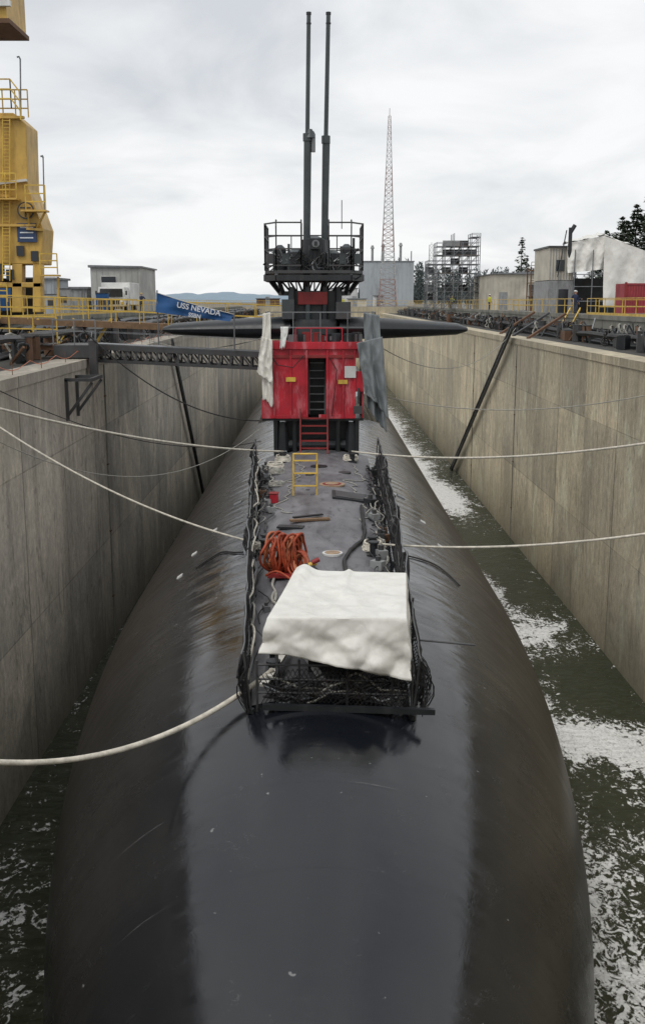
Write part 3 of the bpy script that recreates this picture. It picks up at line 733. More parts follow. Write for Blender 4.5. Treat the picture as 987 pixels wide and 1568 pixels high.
so = o.modifiers.new('t', 'SOLIDIFY'); so.thickness = .01
c = MB()
for x, y in ((-.75, YF + .1), (1.4, YF + .1), (-.4, 20.2), (1.6, 20.2)): c.cyl((x, y, hz(x, y)), (x, y, 9.4), .03, M_steel, n=8)
c.box((.3, 19.0, hz(.3, 19) + .3), (1.0, 1.2, .5), M_blk); c.build('frame_legs', o)

# ------------------------------------------------------------------ deck equipment
hc = empty('fire_hose_coil'); c = MB(); random.seed(5)
HX = -.92; HY = 23.6; z0 = hz(-.8, HY)
for k in range(30):
    cx = HX - .18 + k * .022 + random.uniform(-.03, .03); cy = HY + random.uniform(-.2, .2); rx_ = random.uniform(.18, .32); rz_ = random.uniform(.26, .44)
    tl = random.uniform(.0, .8); ph = random.uniform(0, 6)
    c.tube([(cx + tl * rx_ * math.cos(a) + .03 * math.sin(3 * a + ph), cy + rx_ * math.cos(a) * .9, z0 + .06 + rz_ + rz_ * math.sin(a) + .03 * math.sin(2 * a + ph)) for a in [q * 2 * math.pi / 28 for q in range(28)]], .032, M_hose if k % 3 else M_hose2, 6, closed=True)
for k in range(10):
    cx, cy = HX + .45 + random.uniform(-.06, .06), HY - .25; r_ = random.uniform(.08, .24)
    c.tube([(cx + r_ * math.cos(a), cy + .15 * math.sin(a) + k * .03, z0 + .28 + r_ * 1.2 * math.sin(a)) for a in [q * 2 * math.pi / 24 for q in range(24)]], .03, M_hose2 if k % 2 else M_hose, 6, closed=True)
c.tube([(HX - .3 + .12 * t, HY - .5 - .06 * t + .1 * math.sin(t), z0 + .06 + .12 * abs(math.sin(t * .6))) for t in range(9)], .028, M_hose, 7)
c.build('hose_loops', hc, smooth=True)
c = MB(); c.box((HX + .1, HY - .3, z0 + .04), (.7, .5, .05), M_redd)
for k in range(3): c.cyl((HX + .62 + .07 * k, HY - .5 - .05 * k, z0 + .25 + .07 * k), (HX + .8 + .06 * k, HY - .55, z0 + .3 + .08 * k), .055, (M_red, M_yrail, M_redd)[k], n=10)
c.cyl((HX + .5, HY - .6, z0), (HX + .55, HY - .6, z0 + .3), .06, M_blk, n=10); c.tube([(HX + .5 + .12 * t, HY - .5 - .03 * t, z0 + .2 + .15 * math.sin(t)) for t in range(6)], .045, M_blk)
c.build('valve_manifold', hc, smooth='auto')

c = MB()
bx, by = -.42, 31.4; bz = hz(bx, by)
for s_ in (-.36, .36):
    c.cyl((bx + s_, by, bz), (bx + s_, by + .25, bz + 1.25), .026, M_yrail, n=8); c.cyl((bx + s_, by + .9, bz), (bx + s_, by + .35, bz + 1.25), .026, M_yrail, n=8)
    c.cyl((bx + s_, by + .06, bz + .3), (bx + s_, by + .75, bz + .3), .02, M_yrail, n=6)
for k in range(3): c.box((bx, by + .05 + k * .06, bz + .3 + k * .38), (.70, .11, .03), M_yrail)
c.cyl((bx - .36, by + .3, bz + 1.25), (bx + .36, by + .3, bz + 1.25), .028, M_yrail, n=8)
c.build('step_ladder', smooth='auto')
c = MB()
c.box((-.25, 27.8, hz(0, 27.6) + .06), (1.1, .18, .05), M_wood, rz=.25); c.box((-.3, 28.1, hz(0, 27.6) + .1), (.9, .12, .04), M_blk, rz=.5); c.box((-.75, 27.2, hz(.7, 27) + .05), (.7, .3, .05), M_blk, rz=-.2)
c.build('timber_planks')
def deckline(name, pts, r_, mat, lift=.04, wob=.05):
    c = MB(); out = []
    P_ = [V((p[0], p[1], 0)) for p in pts]
    for i in range(len(P_) - 1):
        a, b_ = P_[max(i - 1, 0)], P_[i]; c_, d_ = P_[i + 1], P_[min(i + 2, len(P_) - 1)]
        for k in range(12):
            t = k / 12; q = .5 * ((2 * b_) + (c_ - a) * t + (2 * a - 5 * b_ + 4 * c_ - d_) * t * t + (3 * b_ - a - 3 * c_ + d_) * t ** 3)
            q.x += wob * noise.noise(V((q.y * 1.5, r_ * 99, i))); q.z = hz(q.x, q.y) + lift; out.append(q)
    c.tube(out, r_, mat, 7); c.build(name, smooth=True)
deckline('black_hose', [(1.25, 30), (1.2, 27.5), (1.15, 26.2), (.8, 25.1), (.6, 24.0), (.65, 22.6), (.6, 21.5)], .05, M_rubber, .07)
deckline('black_hose', [(-3.2, 26.3), (-2.6, 26.6), (-2.2, 26.1), (-1.9, 25.8)], .022, M_rubber, .03)
deckline('black_hose', [(1.9, 25.6), (2.5, 26.0), (3.1, 26.2), (3.6, 25.6)], .02, M_rubber, .03)
deckline('grey_line', [(-.9, 38), (-.5, 36), (-1.0, 34), (-.9, 32.5), (-1.2, 30), (-.7, 28.8)], .018, M_rope2, .03, .4)
deckline('grey_line', [(1.2, 38), (1.4, 35), (1.0, 34), (1.4, 31), (1.3, 28)], .018, M_rope2, .03, .4)
random.seed(77)
for side, fx in ((-1, lf), (1, rf)):
    c = MB()
    for k in range(22):
        ys_ = random.uniform(19, 36); L = random.uniform(1.5, 4.5); off = random.uniform(.08, .5); lf_ = random.uniform(0, .15)
        pts = []
        for j in range(26):
            y = ys_ + L * j / 25; x = fx(y) - side * (off + .25 * noise.noise(V((y * 1.3, k * 3.1, 0)))); pts.append((x, y, hz(x, y) + .04 + lf_ + .12 * abs(noise.noise(V((y * 1.1, k, 4))))))
        c.tube(pts, random.choice((.014, .02, .03)), random.choice((M_rubber, M_rubber, M_blk, M_rope2, M_rope2, M_dsteel)), 5)
    for k in range(10):
        y = random.uniform(20, 38); x = fx(y) - side * random.uniform(.15, .45); s_ = random.uniform(.12, .25)
        c.box((x, y, hz(x, y) + s_ / 2), (s_, s_ * 1.5, s_), random.choice((M_blk, M_dsteel, M_rust, M_steel, M_grey)), rz=random.random())
        c.cyl((x, y, hz(x, y) + s_), (x, y, hz(x, y) + s_ * 1.5), s_ * .3, M_dsteel, n=8)
    c.build('deck_cables')
for k in range(3):
    random.seed(30 + k); c = MB(); pts = []
    for j in range(118):
        y = YF + .3 + j * .19; x = lf(y) - .02 + .18 * noise.noise(V((y * .7, k * 5, 0))); pts.append((x, y, hz(x, y) + .1 + .5 * abs(noise.noise(V((y * .55, k * 9, 2)))) + .3 * k * (.3 if k < 2 else .6)))
    c.tube(pts, .022, (M_rope2, M_steel, M_rope)[k], 5); c.build('deck_hose', smooth=True)
def coilpile(name, x, y, mat, n_=6, R=.3, r_=.03):
    c = MB(); random.seed(int(x * 10 + y * 100)); pts = []
    for j in range(n_ * 16):
        a = j * 2 * math.pi / 16; rr = R * (1 - .35 * random.random() * .4 - .04 * (j // 16)); pts.append((x + rr * math.cos(a), y + rr * 1.2 * math.sin(a), hz(x, y) + .04 + .035 * (j / 16) + .02 * math.sin(a * 3)))
    c.tube(pts, r_, mat, 6); c.build(name, smooth=True)
coilpile('rope_coil', -1.35, 39.1, M_rope, 6, .32); coilpile('rope_coil', 1.2, 39.2, M_rope, 5, .3); coilpile('rope_coil', 1.35, 25.5, M_rope, 6, .28); coilpile('rope_coil', -1.5, 36.5, M_rope2, 5, .3)
coilpile('rope_coil', -1.4, 33.8, M_rope2, 4, .25); coilpile('rope_coil', -1.5, 25.7, M_rope, 4, .2); coilpile('rope_coil', -1.6, 38, M_rope, 5, .35)
c = MB(); c.box((-1.35, 30.9, hz(1.3, 30.4) + .14), (.26, .26, .28), M_red); c.box((-1.35, 30.9, hz(1.3, 30.4) + .3), (.3, .3, .04), M_redd); c.build('red_equipment_box', bevel=.02)

# ------------------------------------------------------------------ mooring lines
def rope(name, a, b_, sag, r_, mat=M_rope, n=48):
    a, b_ = V(a), V(b_); c = MB()
    c.tube([a.lerp(b_, k / n) - V((0, 0, sag * 4 * (k / n) * (1 - k / n))) for k in range(n + 1)], r_, mat, 8); return c.build(name, smooth=True)
rope('mooring_line', (-1.35, 39.2, 9.45), (XL - .5, 26.8, 12.75), .35, .035)
rope('mooring_line', (1.25, 39.2, 9.45), (XR + .5, 24.5, 12.75), .7, .035)
rope('mooring_line', (-1.45, 25.7, 9.0), (XL - .5, 27.6, 12.75), .55, .026)
rope('mooring_line', (1.5, 25.5, 9.05), (XR + .5, 18.2, 12.75), .75, .028)
rope('mooring_line', (-.85, 18.3, 8.35), (XL - .6, 12.0, 12.6), 2.45, .05)
rope('heaving_line', (-2.2, 41, 10.2), (XL - .5, 27.0, 12.3), 1.9, .014, M_rope2)
rope('heaving_line', (-2.2, 42, 13.6), (XL - .6, 60, 13.0), .5, .02, M_rope2)
rope('heaving_line', (2.0, 42.5, 11.4), (XR + .5, 33, 12.75), .9, .018, M_rope2)
rope('heaving_line', (1.9, 43, 13.6), (XR + .6, 70, 13.3), 1.9, .02, M_rope2)
rope('power_cable', (-9.4, 42, 14.0), (-2.4, 42.0, 10.3), .9, .025, M_rubber)
rope('power_cable', (SL, 48, 14.2), (-8.9, 43.0, 12.8), .8, .04, M_rubber)
rope('power_cable', (XL, 30, 12.6), (-2.3, 41, 9.6), .8, .014, M_rubber)

# ------------------------------------------------------------------ gangways
gw = empty('gangway'); c = MB()
A, Bp = V((-9.1, 43.0, 13.2)), V((-2.3, 42.6, 12.9))
for dy in (0, 1.1):
    o_ = V((0, dy, 0)); c.beam(A + o_, Bp + o_, .14, M_dsteel, .2); c.beam(A + o_ - V((0, 0, .55)), Bp + o_ - V((0, 0, .55)), .12, M_dsteel)
    for k in range(16):
        p, q = (A + o_).lerp(Bp + o_, k / 16), (A + o_).lerp(Bp + o_, (k + 1) / 16)
        c.beam(p, q - V((0, 0, .55)), .06, M_dsteel); c.beam(p, p - V((0, 0, .55)), .07, M_dsteel)
c.prism([A + V((0, .05, .11)), Bp + V((0, .05, .11)), Bp + V((0, 1.05, .11)), A + V((0, 1.05, .11))], (0, 0, .03), M_steel)
c.rail([A + V((0, 0, .1)), Bp + V((0, 0, .1))], .5, M_steel, 2.2, (1,), .01); c.rail([A + V((0, 1.1, .1)), Bp + V((0, 1.1, .1))], .5, M_steel, 2.2, (1,), .01)
c.build('lower_truss', gw)
c = MB(); c.bx(-10.6, -8.9, 42.3, 44.9, 12.8, 13.3, M_dsteel); c.beam((-9.0, 42.2, 13.5), (-9.0, 42.2, 12.1), .3, M_dsteel); c.rail([(-10.6, 42.3, 13.3), (-8.9, 42.3, 13.3)], 1.0, M_steel, .8)
for k in range(5): c.box((-11 - .4 * k, 43.5, 13.3 + .0), (.35, 1.3, .05), M_steel)
c.rail([(-15.4, 43, 13.4), (-10.6, 43, 13.3)], 1.1, M_yrail, .9); c.beam((-15.4, 43, 13.3), (-10.6, 43, 13.2), .14, M_rust, .25)
c.build('landing', gw)
gw2 = empty('upper_gangway'); c = MB()
A, Bp = V((-15.4, 51.5, 14.1)), V((-1.6, 49.5, 13.6))
for dy in (0, 1.2):
    o_ = V((0, dy, 0)); c.beam(A + o_, Bp + o_, .1, M_wood, .25)
c.prism([A + V((0, .05, .13)), Bp + V((0, .05, .13)), Bp + V((0, 1.15, .13)), A + V((0, 1.15, .13))], (0, 0, .04), M_wood)
c.rail([A + V((0, 0, .12)), Bp + V((0, 0, .12))], 1.1, M_yrail, 1.4, (1, .5), .022); c.rail([A + V((0, 1.2, .12)), Bp + V((0, 1.2, .12))], 1.1, M_yrail, 1.4, (1, .5), .022)
for x in (-14.5, -12.8, -11): c.beam((x, 51.4, LZ), (x + 1.0, 51.3, 14.2), .12, M_yrail)
c.build('walkway', gw2)
bn = empty('ship_name_banner'); YB = 42.4
TL, TR, BR_, BL_ = S(240, 448, YB), S(358, 481, YB), S(352, 492, YB), S(238, 478, YB)
c = MB()
def bf(u, v):
    p = TL.lerp(TR, u).lerp(BL_.lerp(BR_, u), v); p.y += .04 * math.sin(u * 14 + v * 3) + .04 * noise.noise(V((u * 6, v * 3, 0))); p.z -= .06 * math.sin(u * math.pi) * (1 - v); return p
c.grid(bf, 40, 8, M_blue); c.build('cloth', bn, smooth=True, recalc=False)
c = MB(); c.cyl(TL + V((0, .08, .1)), V((TL.x, TL.y + .08, 13.3)), .03, M_steel); c.cyl(TR + V((0, .08, .1)), V((TR.x, TR.y + .08, 13.1)), .03, M_steel); c.tube([TL, TL.lerp(TR, .5) - V((0, 0, .05)), TR], .012, M_rope); c.build('banner_posts', bn)
def text(body, px, py, size, parent):
    cu = bpy.data.curves.new('lettering', 'FONT'); cu.body = body; cu.size = size; cu.extrude = .004; cu.offset = .006
    to = bpy.data.objects.new('tmp', cu); sc.collection.objects.link(to); bpy.context.view_layer.update()
    me = bpy.data.meshes.new_from_object(to.evaluated_get(bpy.context.evaluated_depsgraph_get())); bpy.data.objects.remove(to)
    me.materials.clear(); me.materials.append(M_text)
    o = bpy.data.objects.new('lettering', me); sc.collection.objects.link(o)
    ux = ((TR + BR_) / 2 - (TL + BL_) / 2).normalized(); uz = V((0, 0, 1)); uz = (uz - ux * uz.dot(ux)).normalized(); un = ux.cross(uz)
    M = Matrix((ux, uz, un)).transposed().to_4x4(); M.translation = S(px, py, YB - .10); o.matrix_world = M; o.parent = parent
text('USS NEVADA', 270, 470, .30, bn)
text('SSBN', 288, 484.0, .22, bn)

# ------------------------------------------------------------------ buildings etc.
def building(name, x0, x1, y0, y1, h_, mwall, mroof=M_roof, slope=0.0, win=(), door=None, ribs=0, base=DZ):
    c = MB(); c.bx(x0, x1, y0, y1, base, base + h_, mwall)
    c.prism([(x0 - .2, y0 - .25, base + h_ + .003), (x1 + .2, y0 - .25, base + h_ + .003), (x1 + .2, y0 - .25, base + h_ + .2 - slope), (x0 - .2, y0 - .25, base + h_ + .2 + slope)], (0, y1 - y0 + .5, 0), mroof)
    if ribs:
        k = x0 + ribs
        while k < x1: c.bx(k - .03, k + .03, y0 - .05, y0 - .002, base + .1, base + h_ - .02, mwall); k += ribs
    for (a, b_, z0_, z1_) in win:
        c.bx(a, b_, y0 - .07, y0 - .055, base + z0_, base + z1_, M_glass)
        for q in ((a - .05, a), (b_, b_ + .05)): c.bx(q[0], q[1], y0 - .09, y0 - .004, base + z0_, base + z1_, M_white)
        c.bx(a - .05, b_ + .05, y0 - .09, y0 - .004, base + z1_, base + z1_ + .06, M_white); c.bx(a - .05, b_ + .05, y0 - .1, y0 - .004, base + z0_ - .06, base + z0_, M_white)
    if door: c.bx(door[0], door[1], y0 - .08, y0 - .055, base, base + 2.1, M_grey)
    return c.build(name)
building('site_office', -23.4, -18.3, 110, 120, 4.4, M_tgrey, slope=.05, ribs=.6, win=((-22.3, -20.8, 2.6, 3.5),), door=(-19.8, -18.9))
building('storage_shed', -27.5, -24.8, 100, 106, 3.0, M_bldg, ribs=.5, door=(-26.5, -25.6)); building('storage_shed', -26.6, -24.3, 112, 116, 2.3, M_grey, ribs=.4, door=(-25.6, -24.8))
building('cream_warehouse', 21.0, 25.9, 128, 145, 4.2, M_cream, slope=-.1, ribs=.5, door=(21.6, 22.6))
b_ = building('industrial_building', 12.6, 26.6, 300, 340, 12.0, M_bldg, ribs=1.2)
c = MB()
for x, h_ in ((15.2, 4.5), (18.2, 5.0), (23.2, 5.2)): c.cyl((x, 305, 26.3), (x, 305, 26.3 + h_ - 1), .35, M_grey, n=12); c.cyl((x, 305, 25.3 + h_), (x, 305, 26.2 + h_), .6, M_grey, .3, n=12)
c.cyl((26, 302, 26), (26, 302, 29), .15, M_steel); c.build('roof_vents', b_)
building('low_warehouse', 3.5, 12.0, 330, 350, 5.0, M_white, ribs=1)
building('storage_shed', 6.2, 10.0, 224, 230, 1.5, M_cream, door=(7, 8)); building('storage_shed', 12.0, 14.0, 232, 236, 2.2, M_white, door=(12.5, 13.3)); building('storage_shed', -14, -9, 240, 246, 1.6, M_rust, door=(-12, -11))

ws = empty('tarp_covered_workshop'); Yw = 90
c = MB()
c.bx(19.3, 21.4, Yw, Yw + 6, DZ, DZ + 2.7, M_grey); c.bx(19.3, 21.4, Yw, Yw + 6, DZ + 2.75, DZ + 5.4, M_cream)
for k in range(9): c.bx(19.4 + k * .23, 19.46 + k * .23, Yw - .05, Yw - .002, DZ + .1, DZ + 5.3, M_grey)
c.bx(19.9, 20.6, Yw - .09, Yw - .055, DZ + 3.5, DZ + 4.4, M_glass); c.bx(20.2, 21.0, Yw - .08, Yw - .055, DZ, DZ + 2.0, M_glass)
c.bx(19.2, 21.5, Yw - .2, Yw + 6.2, DZ + 5.4, DZ + 5.55, M_dsteel)
for x in (21.3, 22.8, 24.2, 25.8, 27.4, 29): c.cyl((x, Yw - .75, DZ), (x, Yw - .75, DZ + 5.2), .05, M_steel, n=6); c.cyl((x, Yw + 5, DZ), (x, Yw + 5, DZ + 5.6), .05, M_steel, n=6)
for z in (1, 2.2, 3.2): c.cyl((21.3, Yw - .75, DZ + z), (29, Yw - .75, DZ + z), .04, M_steel, n=6)
c.bx(21.5, 30, Yw + 4.8, Yw + 5, DZ, DZ + 3, M_dsteel)
c.cyl((20.9, Yw - .4, DZ + 4.2), (20.9, Yw - .4, DZ + 7.0), .16, M_blk, n=12); c.cyl((20.9, Yw - .4, DZ + 6.6), (21.25, Yw - .4, DZ + 7.2), .17, M_blk, n=12)
c.beam((20.0, Yw - .3, DZ + 3), (20.6, Yw - .3, DZ + 6.8), .08, M_dsteel)
c.build('structure', ws)
def shw(tl, tr_, br, bl, nm, amp=.10):
    tl, tr_, br, bl = V(tl), V(tr_), V(br), V(bl); c = MB(); nr = (tr_ - tl).cross(bl - tl).normalized()
    c.grid(lambda u, v: tl.lerp(tr_, u).lerp(bl.lerp(br, u), v) + nr * (amp * noise.noise(V((u * 3, v * 3, len(nm)))) + .12 * math.sin(u * 16 + v * 4) * (.4 + v) + .1 * abs(noise.noise(V((u * 8, v * 5, 2))))), 40, 30, M_tarp)
    c.build(nm, ws, smooth=True, recalc=False)
shw(S(869, 372, Yw - .5), S(926, 360, Yw - .5), S(924, 412, Yw - .6), S(868, 418, Yw - .6), 'front_sheet')
shw(S(926, 361, Yw - .9), S(1010, 392, Yw - .9), S(1012, 472, Yw - 1.0), S(922, 470, Yw - 1.1), 'side_sheet')
shw(S(869, 371, Yw - .5), S(926, 359, Yw - .5), S(915, 358, Yw + 6), S(860, 372, Yw + 6), 'roof_sheet'); shw(S(926, 360, Yw - .5), S(1010, 392, Yw - .5), S(1000, 396, Yw + 6), S(915, 358, Yw + 6), 'roof_sheet_2')
c = MB(); cx0 = 22.9; c.bx(cx0, cx0 + 6, 80, 82.4, DZ + .1, DZ + 2.3, M_contr)
for k in range(30): c.bx(cx0 + .1 + k * .2, cx0 + .2 + k * .2, 79.95, 79.998, DZ + .25, DZ + 2.15, M_contr)
for z in (.1, 2.2): c.bx(cx0 - .02, cx0 + 6.02, 79.93, 79.997, DZ + z, DZ + z + .12, M_contr)
for x in (cx0 + .1, cx0 + 5.9): c.bx(x - .08, x + .08, 79.92, 80, DZ, DZ + 2.4, M_redd)
c.build('shipping_container')
c = MB(); X0, X1, Yt = 22.6, 26.6, 114
for x in (X0, X0 + 1.3, X0 + 2.7, X1):
    for y in (Yt, Yt + 2): c.beam((x, y, DZ), (x, y, DZ + 4.6), .12, M_rust)
for z in (1.5, 2.9, 4.2):
    c.bx(X0, X1, Yt, Yt + 2, DZ + z, DZ + z + .08, M_wood); c.rail([(X0, Yt, DZ + z), (X1, Yt, DZ + z)], .9, M_rust, 1.3, (1, .6, .3), .03)
for k in range(3): c.beam((X0 + k * 1.3, Yt - .05, DZ + k * 1.4), (X0 + 1.4 + k * 1.3, Yt - .05, DZ + 1.5 + k * 1.4), .1, M_rust, .25); c.beam((X0 + 1.3 * k, Yt, DZ), (X0 + 1.3 * (k + 1), Yt, DZ + 2.9), .05, M_wood)
c.bx(X0 + .2, X1, Yt + 1.9, Yt + 2.1, DZ, DZ + 2.8, M_grey)
c.build('stair_tower')
c = MB(); random.seed(9)
X0, X1, Ys = 14.2, 21.0, 140; nb = 6; lv = 8; top = [5, 7, 7, 8, 7, 8, 8]
for i in range(nb + 1):
    for j in range(3):
        x = X0 + (X1 - X0) * i / nb; y = Ys + j * 1.6; c.beam((x, y, DZ), (x, y, DZ + 1.15 * top[i] + .5), .09, M_steel)
for l in range(1, lv + 1):
    for i in range(nb):
        if l > min(top[i], top[i + 1]): continue
        xa, xb = X0 + (X1 - X0) * i / nb, X0 + (X1 - X0) * (i + 1) / nb; z = DZ + l * 1.15
        for j in range(3): c.beam((xa, Ys + j * 1.6, z), (xb, Ys + j * 1.6, z), .07, M_steel); c.beam((xa, Ys + j * 1.6, z + .5), (xb, Ys + j * 1.6, z + .5), .04, M_steel)
        for j in range(3):
            if random.random() < .6: c.beam((xa, Ys + j * 1.6, z - 1.15), (xb, Ys + j * 1.6, z), .06, M_steel)
        if random.random() < .85: c.bx(xa, xb, Ys, Ys + 3.2, z, z + .07, M_wood if random.random() < .3 else M_dsteel)
        if random.random() < .3: c.bx(xa, xb, Ys + 3.1, Ys + 3.15, z, z + .9, random.choice((M_grey, M_steel, M_dsteel)))
c.build('scaffolding_tower')
def lattice(name, x, y, z0_, H, wb, wt, nseg, mats, t0=.12):
    c = MB()
    def P(k, i): t = i / nseg; w_ = (wb + (wt - wb) * t ** .75) / 2; sx, sy = ((-1, -1), (1, -1), (1, 1), (-1, 1))[k]; return V((x + sx * w_, y + sy * w_, z0_ + H * t))
    for i in range(nseg):
        m_ = mats[int(i / nseg * 7) % len(mats)]; tk = t0 * (1 - .5 * i / nseg)
        for k in range(4):
            c.beam(P(k, i), P(k, i + 1), tk, m_); c.beam(P(k, i), P((k + 1) % 4, i + 1), tk * .6, m_); c.beam(P((k + 1) % 4, i), P(k, i + 1), tk * .6, m_); c.beam(P(k, i + 1), P((k + 1) % 4, i + 1), tk * .6, m_)
    c.cyl((x, y, z0_ + H), (x, y, z0_ + H + H * .04), .06, mats[0], n=6); return c.build(name)
M_aw = paint('tower_white', (.45, .45, .45), .6); M_ar = paint('tower_red', (.36, .25, .23), .6)
lattice('lattice_radio_tower', 14.8, 230, DZ, 39, 3.9, .5, 34, [M_ar, M_aw], .13)
lattice('lattice_light_mast', 24.3, 232, DZ, 13, 1.2, .9, 12, [M_aw], .1)
lattice('lattice_light_mast', 25.4, 233, DZ, 8, .8, .6, 8, [M_aw], .1)
def lamp(name, x, y, z0_, H, arm):
    c = MB(); c.cyl((x, y, z0_), (x, y, z0_ + H), .06, M_steel, .04, n=8)
    c.tube([(x, y, z0_ + H), (x + arm * .4, y, z0_ + H + .12), (x + arm, y, z0_ + H + .1)], .035, M_steel, 6); c.box((x + arm * 1.2, y, z0_ + H + .05), (abs(arm) * .6, .2, .1), M_dsteel)
    c.cyl((x, y, z0_), (x, y, z0_ + .1), .15, M_steel); c.build(name, smooth='auto')
lamp('street_lamp', 27.0, 208, DZ, 5, -.6)

# ------------------------------------------------------------------ yellow crane
cr = empty('portal_crane'); YC = 65; c = MB(); SH = 14
P = lambda a, b_, y=YC: S(a - SH, b_, y)
prof = [(-120, 172), (34, 172), (54, 190), (57, 288), (80, 350), (77, 404), (-120, 404)]
c.prism([P(a, b_) for a, b_ in prof], (0, 2.6, 0), M_yel)
for a, b_ in ((-60, -40), (-5, 12), (32, 48), (64, 77)):
    c.prism([P(a, 404), P(b_, 404), P(b_, 478), P(a, 478)], (0, .8, 0), M_yel)
c.prism([P(-120, 432), P(77, 432), P(77, 440), P(-120, 440)], (0, .5, 0), M_yel)
c.prism([P(13, 441), P(31, 441), P(31, 476), P(13, 476)], (0, .3, 0), M_blue)
c.bx(-27, -17.8, YC + 2, YC + 4, DZ, DZ + 2.4, M_dark)
o = c.build('tower_body', cr, bevel=.05)
c = MB()
for a, b_, a2, b2 in ((0, 283, 56, 276), (-120, 300, 30, 300), (-120, 345, 70, 345), (56, 350, 82, 352), (-120, 180, 52, 180)):
    c.beam(P(a, b_) - V((0, .15, 0)), P(a2, b2) - V((0, .15, 0)), .3, M_white if b_ == 283 else M_yel, .14)
for px in (20, 31): c.beam(P(px, 183) - V((0, .25, 0)), P(px, 430) - V((0, .25, 0)), .06, M_yrail)
for k in range(44): c.beam(P(20, 185 + k * 5.5) - V((0, .25, 0)), P(31, 185 + k * 5.5) - V((0, .25, 0)), .04, M_yrail)
for px, py in ((16, 412), (30, 420), (46, 384), (68, 392)):
    c.box(P(px, py) - V((0, .1, 0)), (.45, .1, .6), M_glass)
def rl(pts, h_, rows=(1, .66, .33)): c.rail([P(a, b_) - V((0, .6, 0)) for a, b_ in pts], h_, M_yrail, .8, rows, .035)
rl([(-120, 168), (36, 168), (50, 186)], 1.6); c.rail([P(-120, 168) + V((0, 2.5, 0)), P(40, 168) + V((0, 2.5, 0))], 1.6, M_yrail, .8, (1, .66, .33), .035)
rl([(-60, 304), (12, 304), (44, 304)], 1.4); rl([(58, 322), (88, 322)], 1.4); rl([(-20, 460), (30, 462)], 1.0)
c.beam(P(52, 324) - V((0, .5, 0)), P(90, 324) - V((0, .5, 0)), .9, M_yel, .1); c.beam(P(-60, 306) - V((0, .5, 0)), P(46, 306) - V((0, .5, 0)), .9, M_yel, .1)
c.beam(P(60, 326) - V((0, .5, 0)), P(60, 350) - V((0, .1, 0)), .1, M_yel); c.beam(P(86, 326) - V((0, .5, 0)), P(70, 350) - V((0, .1, 0)), .1, M_yel)
rl([(80, 420), (106, 420)], 1.2); c.beam(P(80, 422) - V((0, .5, 0)), P(108, 422) - V((0, .5, 0)), .8, M_yel, .1); c.beam(P(106, 424) - V((0, .5, 0)), P(106, 478) - V((0, .5, 0)), .12, M_yel)
c.build('walkways_and_ladder', cr)
c = MB(); c.box(P(56, 356) - V((0, .12, 0)), (1.15, .08, 1.1), paint('blue_sign', (.02, .05, .13), .5))
for k in range(3): c.box(P(56, 348 + k * 8) - V((0, .175, 0)), (.8, .02, .07), M_text)
c.cyl(P(54, 322) - V((0, .06, 0)), P(54, 322) - V((0, .12, 0)), .5, M_dsteel, n=24); c.cyl(P(54, 322) - V((0, .12, 0)), P(54, 322) - V((0, .14, 0)), .42, M_yel, n=24); c.beam(P(54, 312) - V((0, .15, 0)), P(54, 332) - V((0, .15, 0)), .07, M_dsteel); c.beam(P(46, 318) - V((0, .15, 0)), P(62, 318) - V((0, .15, 0)), .07, M_dsteel)
c.build('sign_plate', cr)
c = MB()
a = S(-150, 38, YC); b2 = S(22, 38, YC); c.bx(a.x, b2.x, YC - 1.5, YC + 2.5, a.z, a.z + 7, M_yel); c.bx(a.x - .1, b2.x + .15, YC - 1.6, YC + 2.6, a.z - .25, a.z - .003, M_rust)
c.bx(a.x, b2.x + .3, YC - 1.8, YC - 1.51, a.z + .6, a.z + .9, M_white); c.beam(P(-60, 172) + V((0, 1.3, 0)), P(-60, 36) + V((0, 1.3, 0)), 2.2, M_yel)
c.build('machinery_house', cr)
c = MB(); a = P(46, 180)
c.cyl(a, P(45, 90), .045, M_steel, n=8); c.tube([P(45, 90), P(43, 86), P(40, 87)], .05, M_steel); a = P(82, 322); c.cyl(a, P(80, 241), .04, M_steel, n=8); c.tube([P(80, 241), P(79, 238), P(76, 239)], .06, M_steel)
c.build('floodlight_poles', cr)

# ------------------------------------------------------------------ truck
def truck(name, x, y):
    t = empty(name); c = MB(); z = DZ
    c.prism([(x - 1.15, y, z + .55), (x + 1.15, y, z + .55), (x + 1.15, y, z + 1.35), (x + 1.1, y + .25, z + 2.2), (x - 1.1, y + .25, z + 2.2), (x - 1.15, y, z + 1.35)], (0, 2.2, 0), M_white)
    c.bx(x - 1.25, x + 1.25, y + 2.3, y + 7, z + .7, z + 2.6, M_white); c.bx(x - 1.1, x + 1.1, y - .08, y + .0, z + .35, z + .6, M_dsteel)
    c.build('cab_and_body', t, bevel=.06)
    c = MB(); c.prism([(x - 1.0, y - .01, z + 1.38), (x + 1.0, y - .01, z + 1.38), (x + .95, y + .22, z + 2.05), (x - .95, y + .22, z + 2.05)], (0, -.02, 0), M_glass)
    c.bx(x - .7, x + .7, y - .03, y - .002, z + .75, z + 1.1, M_blk)
    for sx in (-.95, .95): c.bx(x + sx - .13, x + sx + .13, y - .03, y - .002, z + .75, z + .95, M_yrail); c.box((x + sx * 1.35, y + .2, z + 1.7), (.12, .1, .35), M_blk)
    for yy_ in (1.0, 5.4):
        for sx in (-1, 1): c.cyl((x + sx * .85, y + yy_, z + .45), (x + sx * 1.18, y + yy_, z + .45), .45, M_rubber, n=20); c.cyl((x + sx * 1.17, y + yy_, z + .45), (x + sx * 1.2, y + yy_, z + .45), .22, M_steel, n=12)
    c.build('windscreen_and_wheels', t, smooth='auto')
truck('white_truck', -17.7, 91)
c = MB()
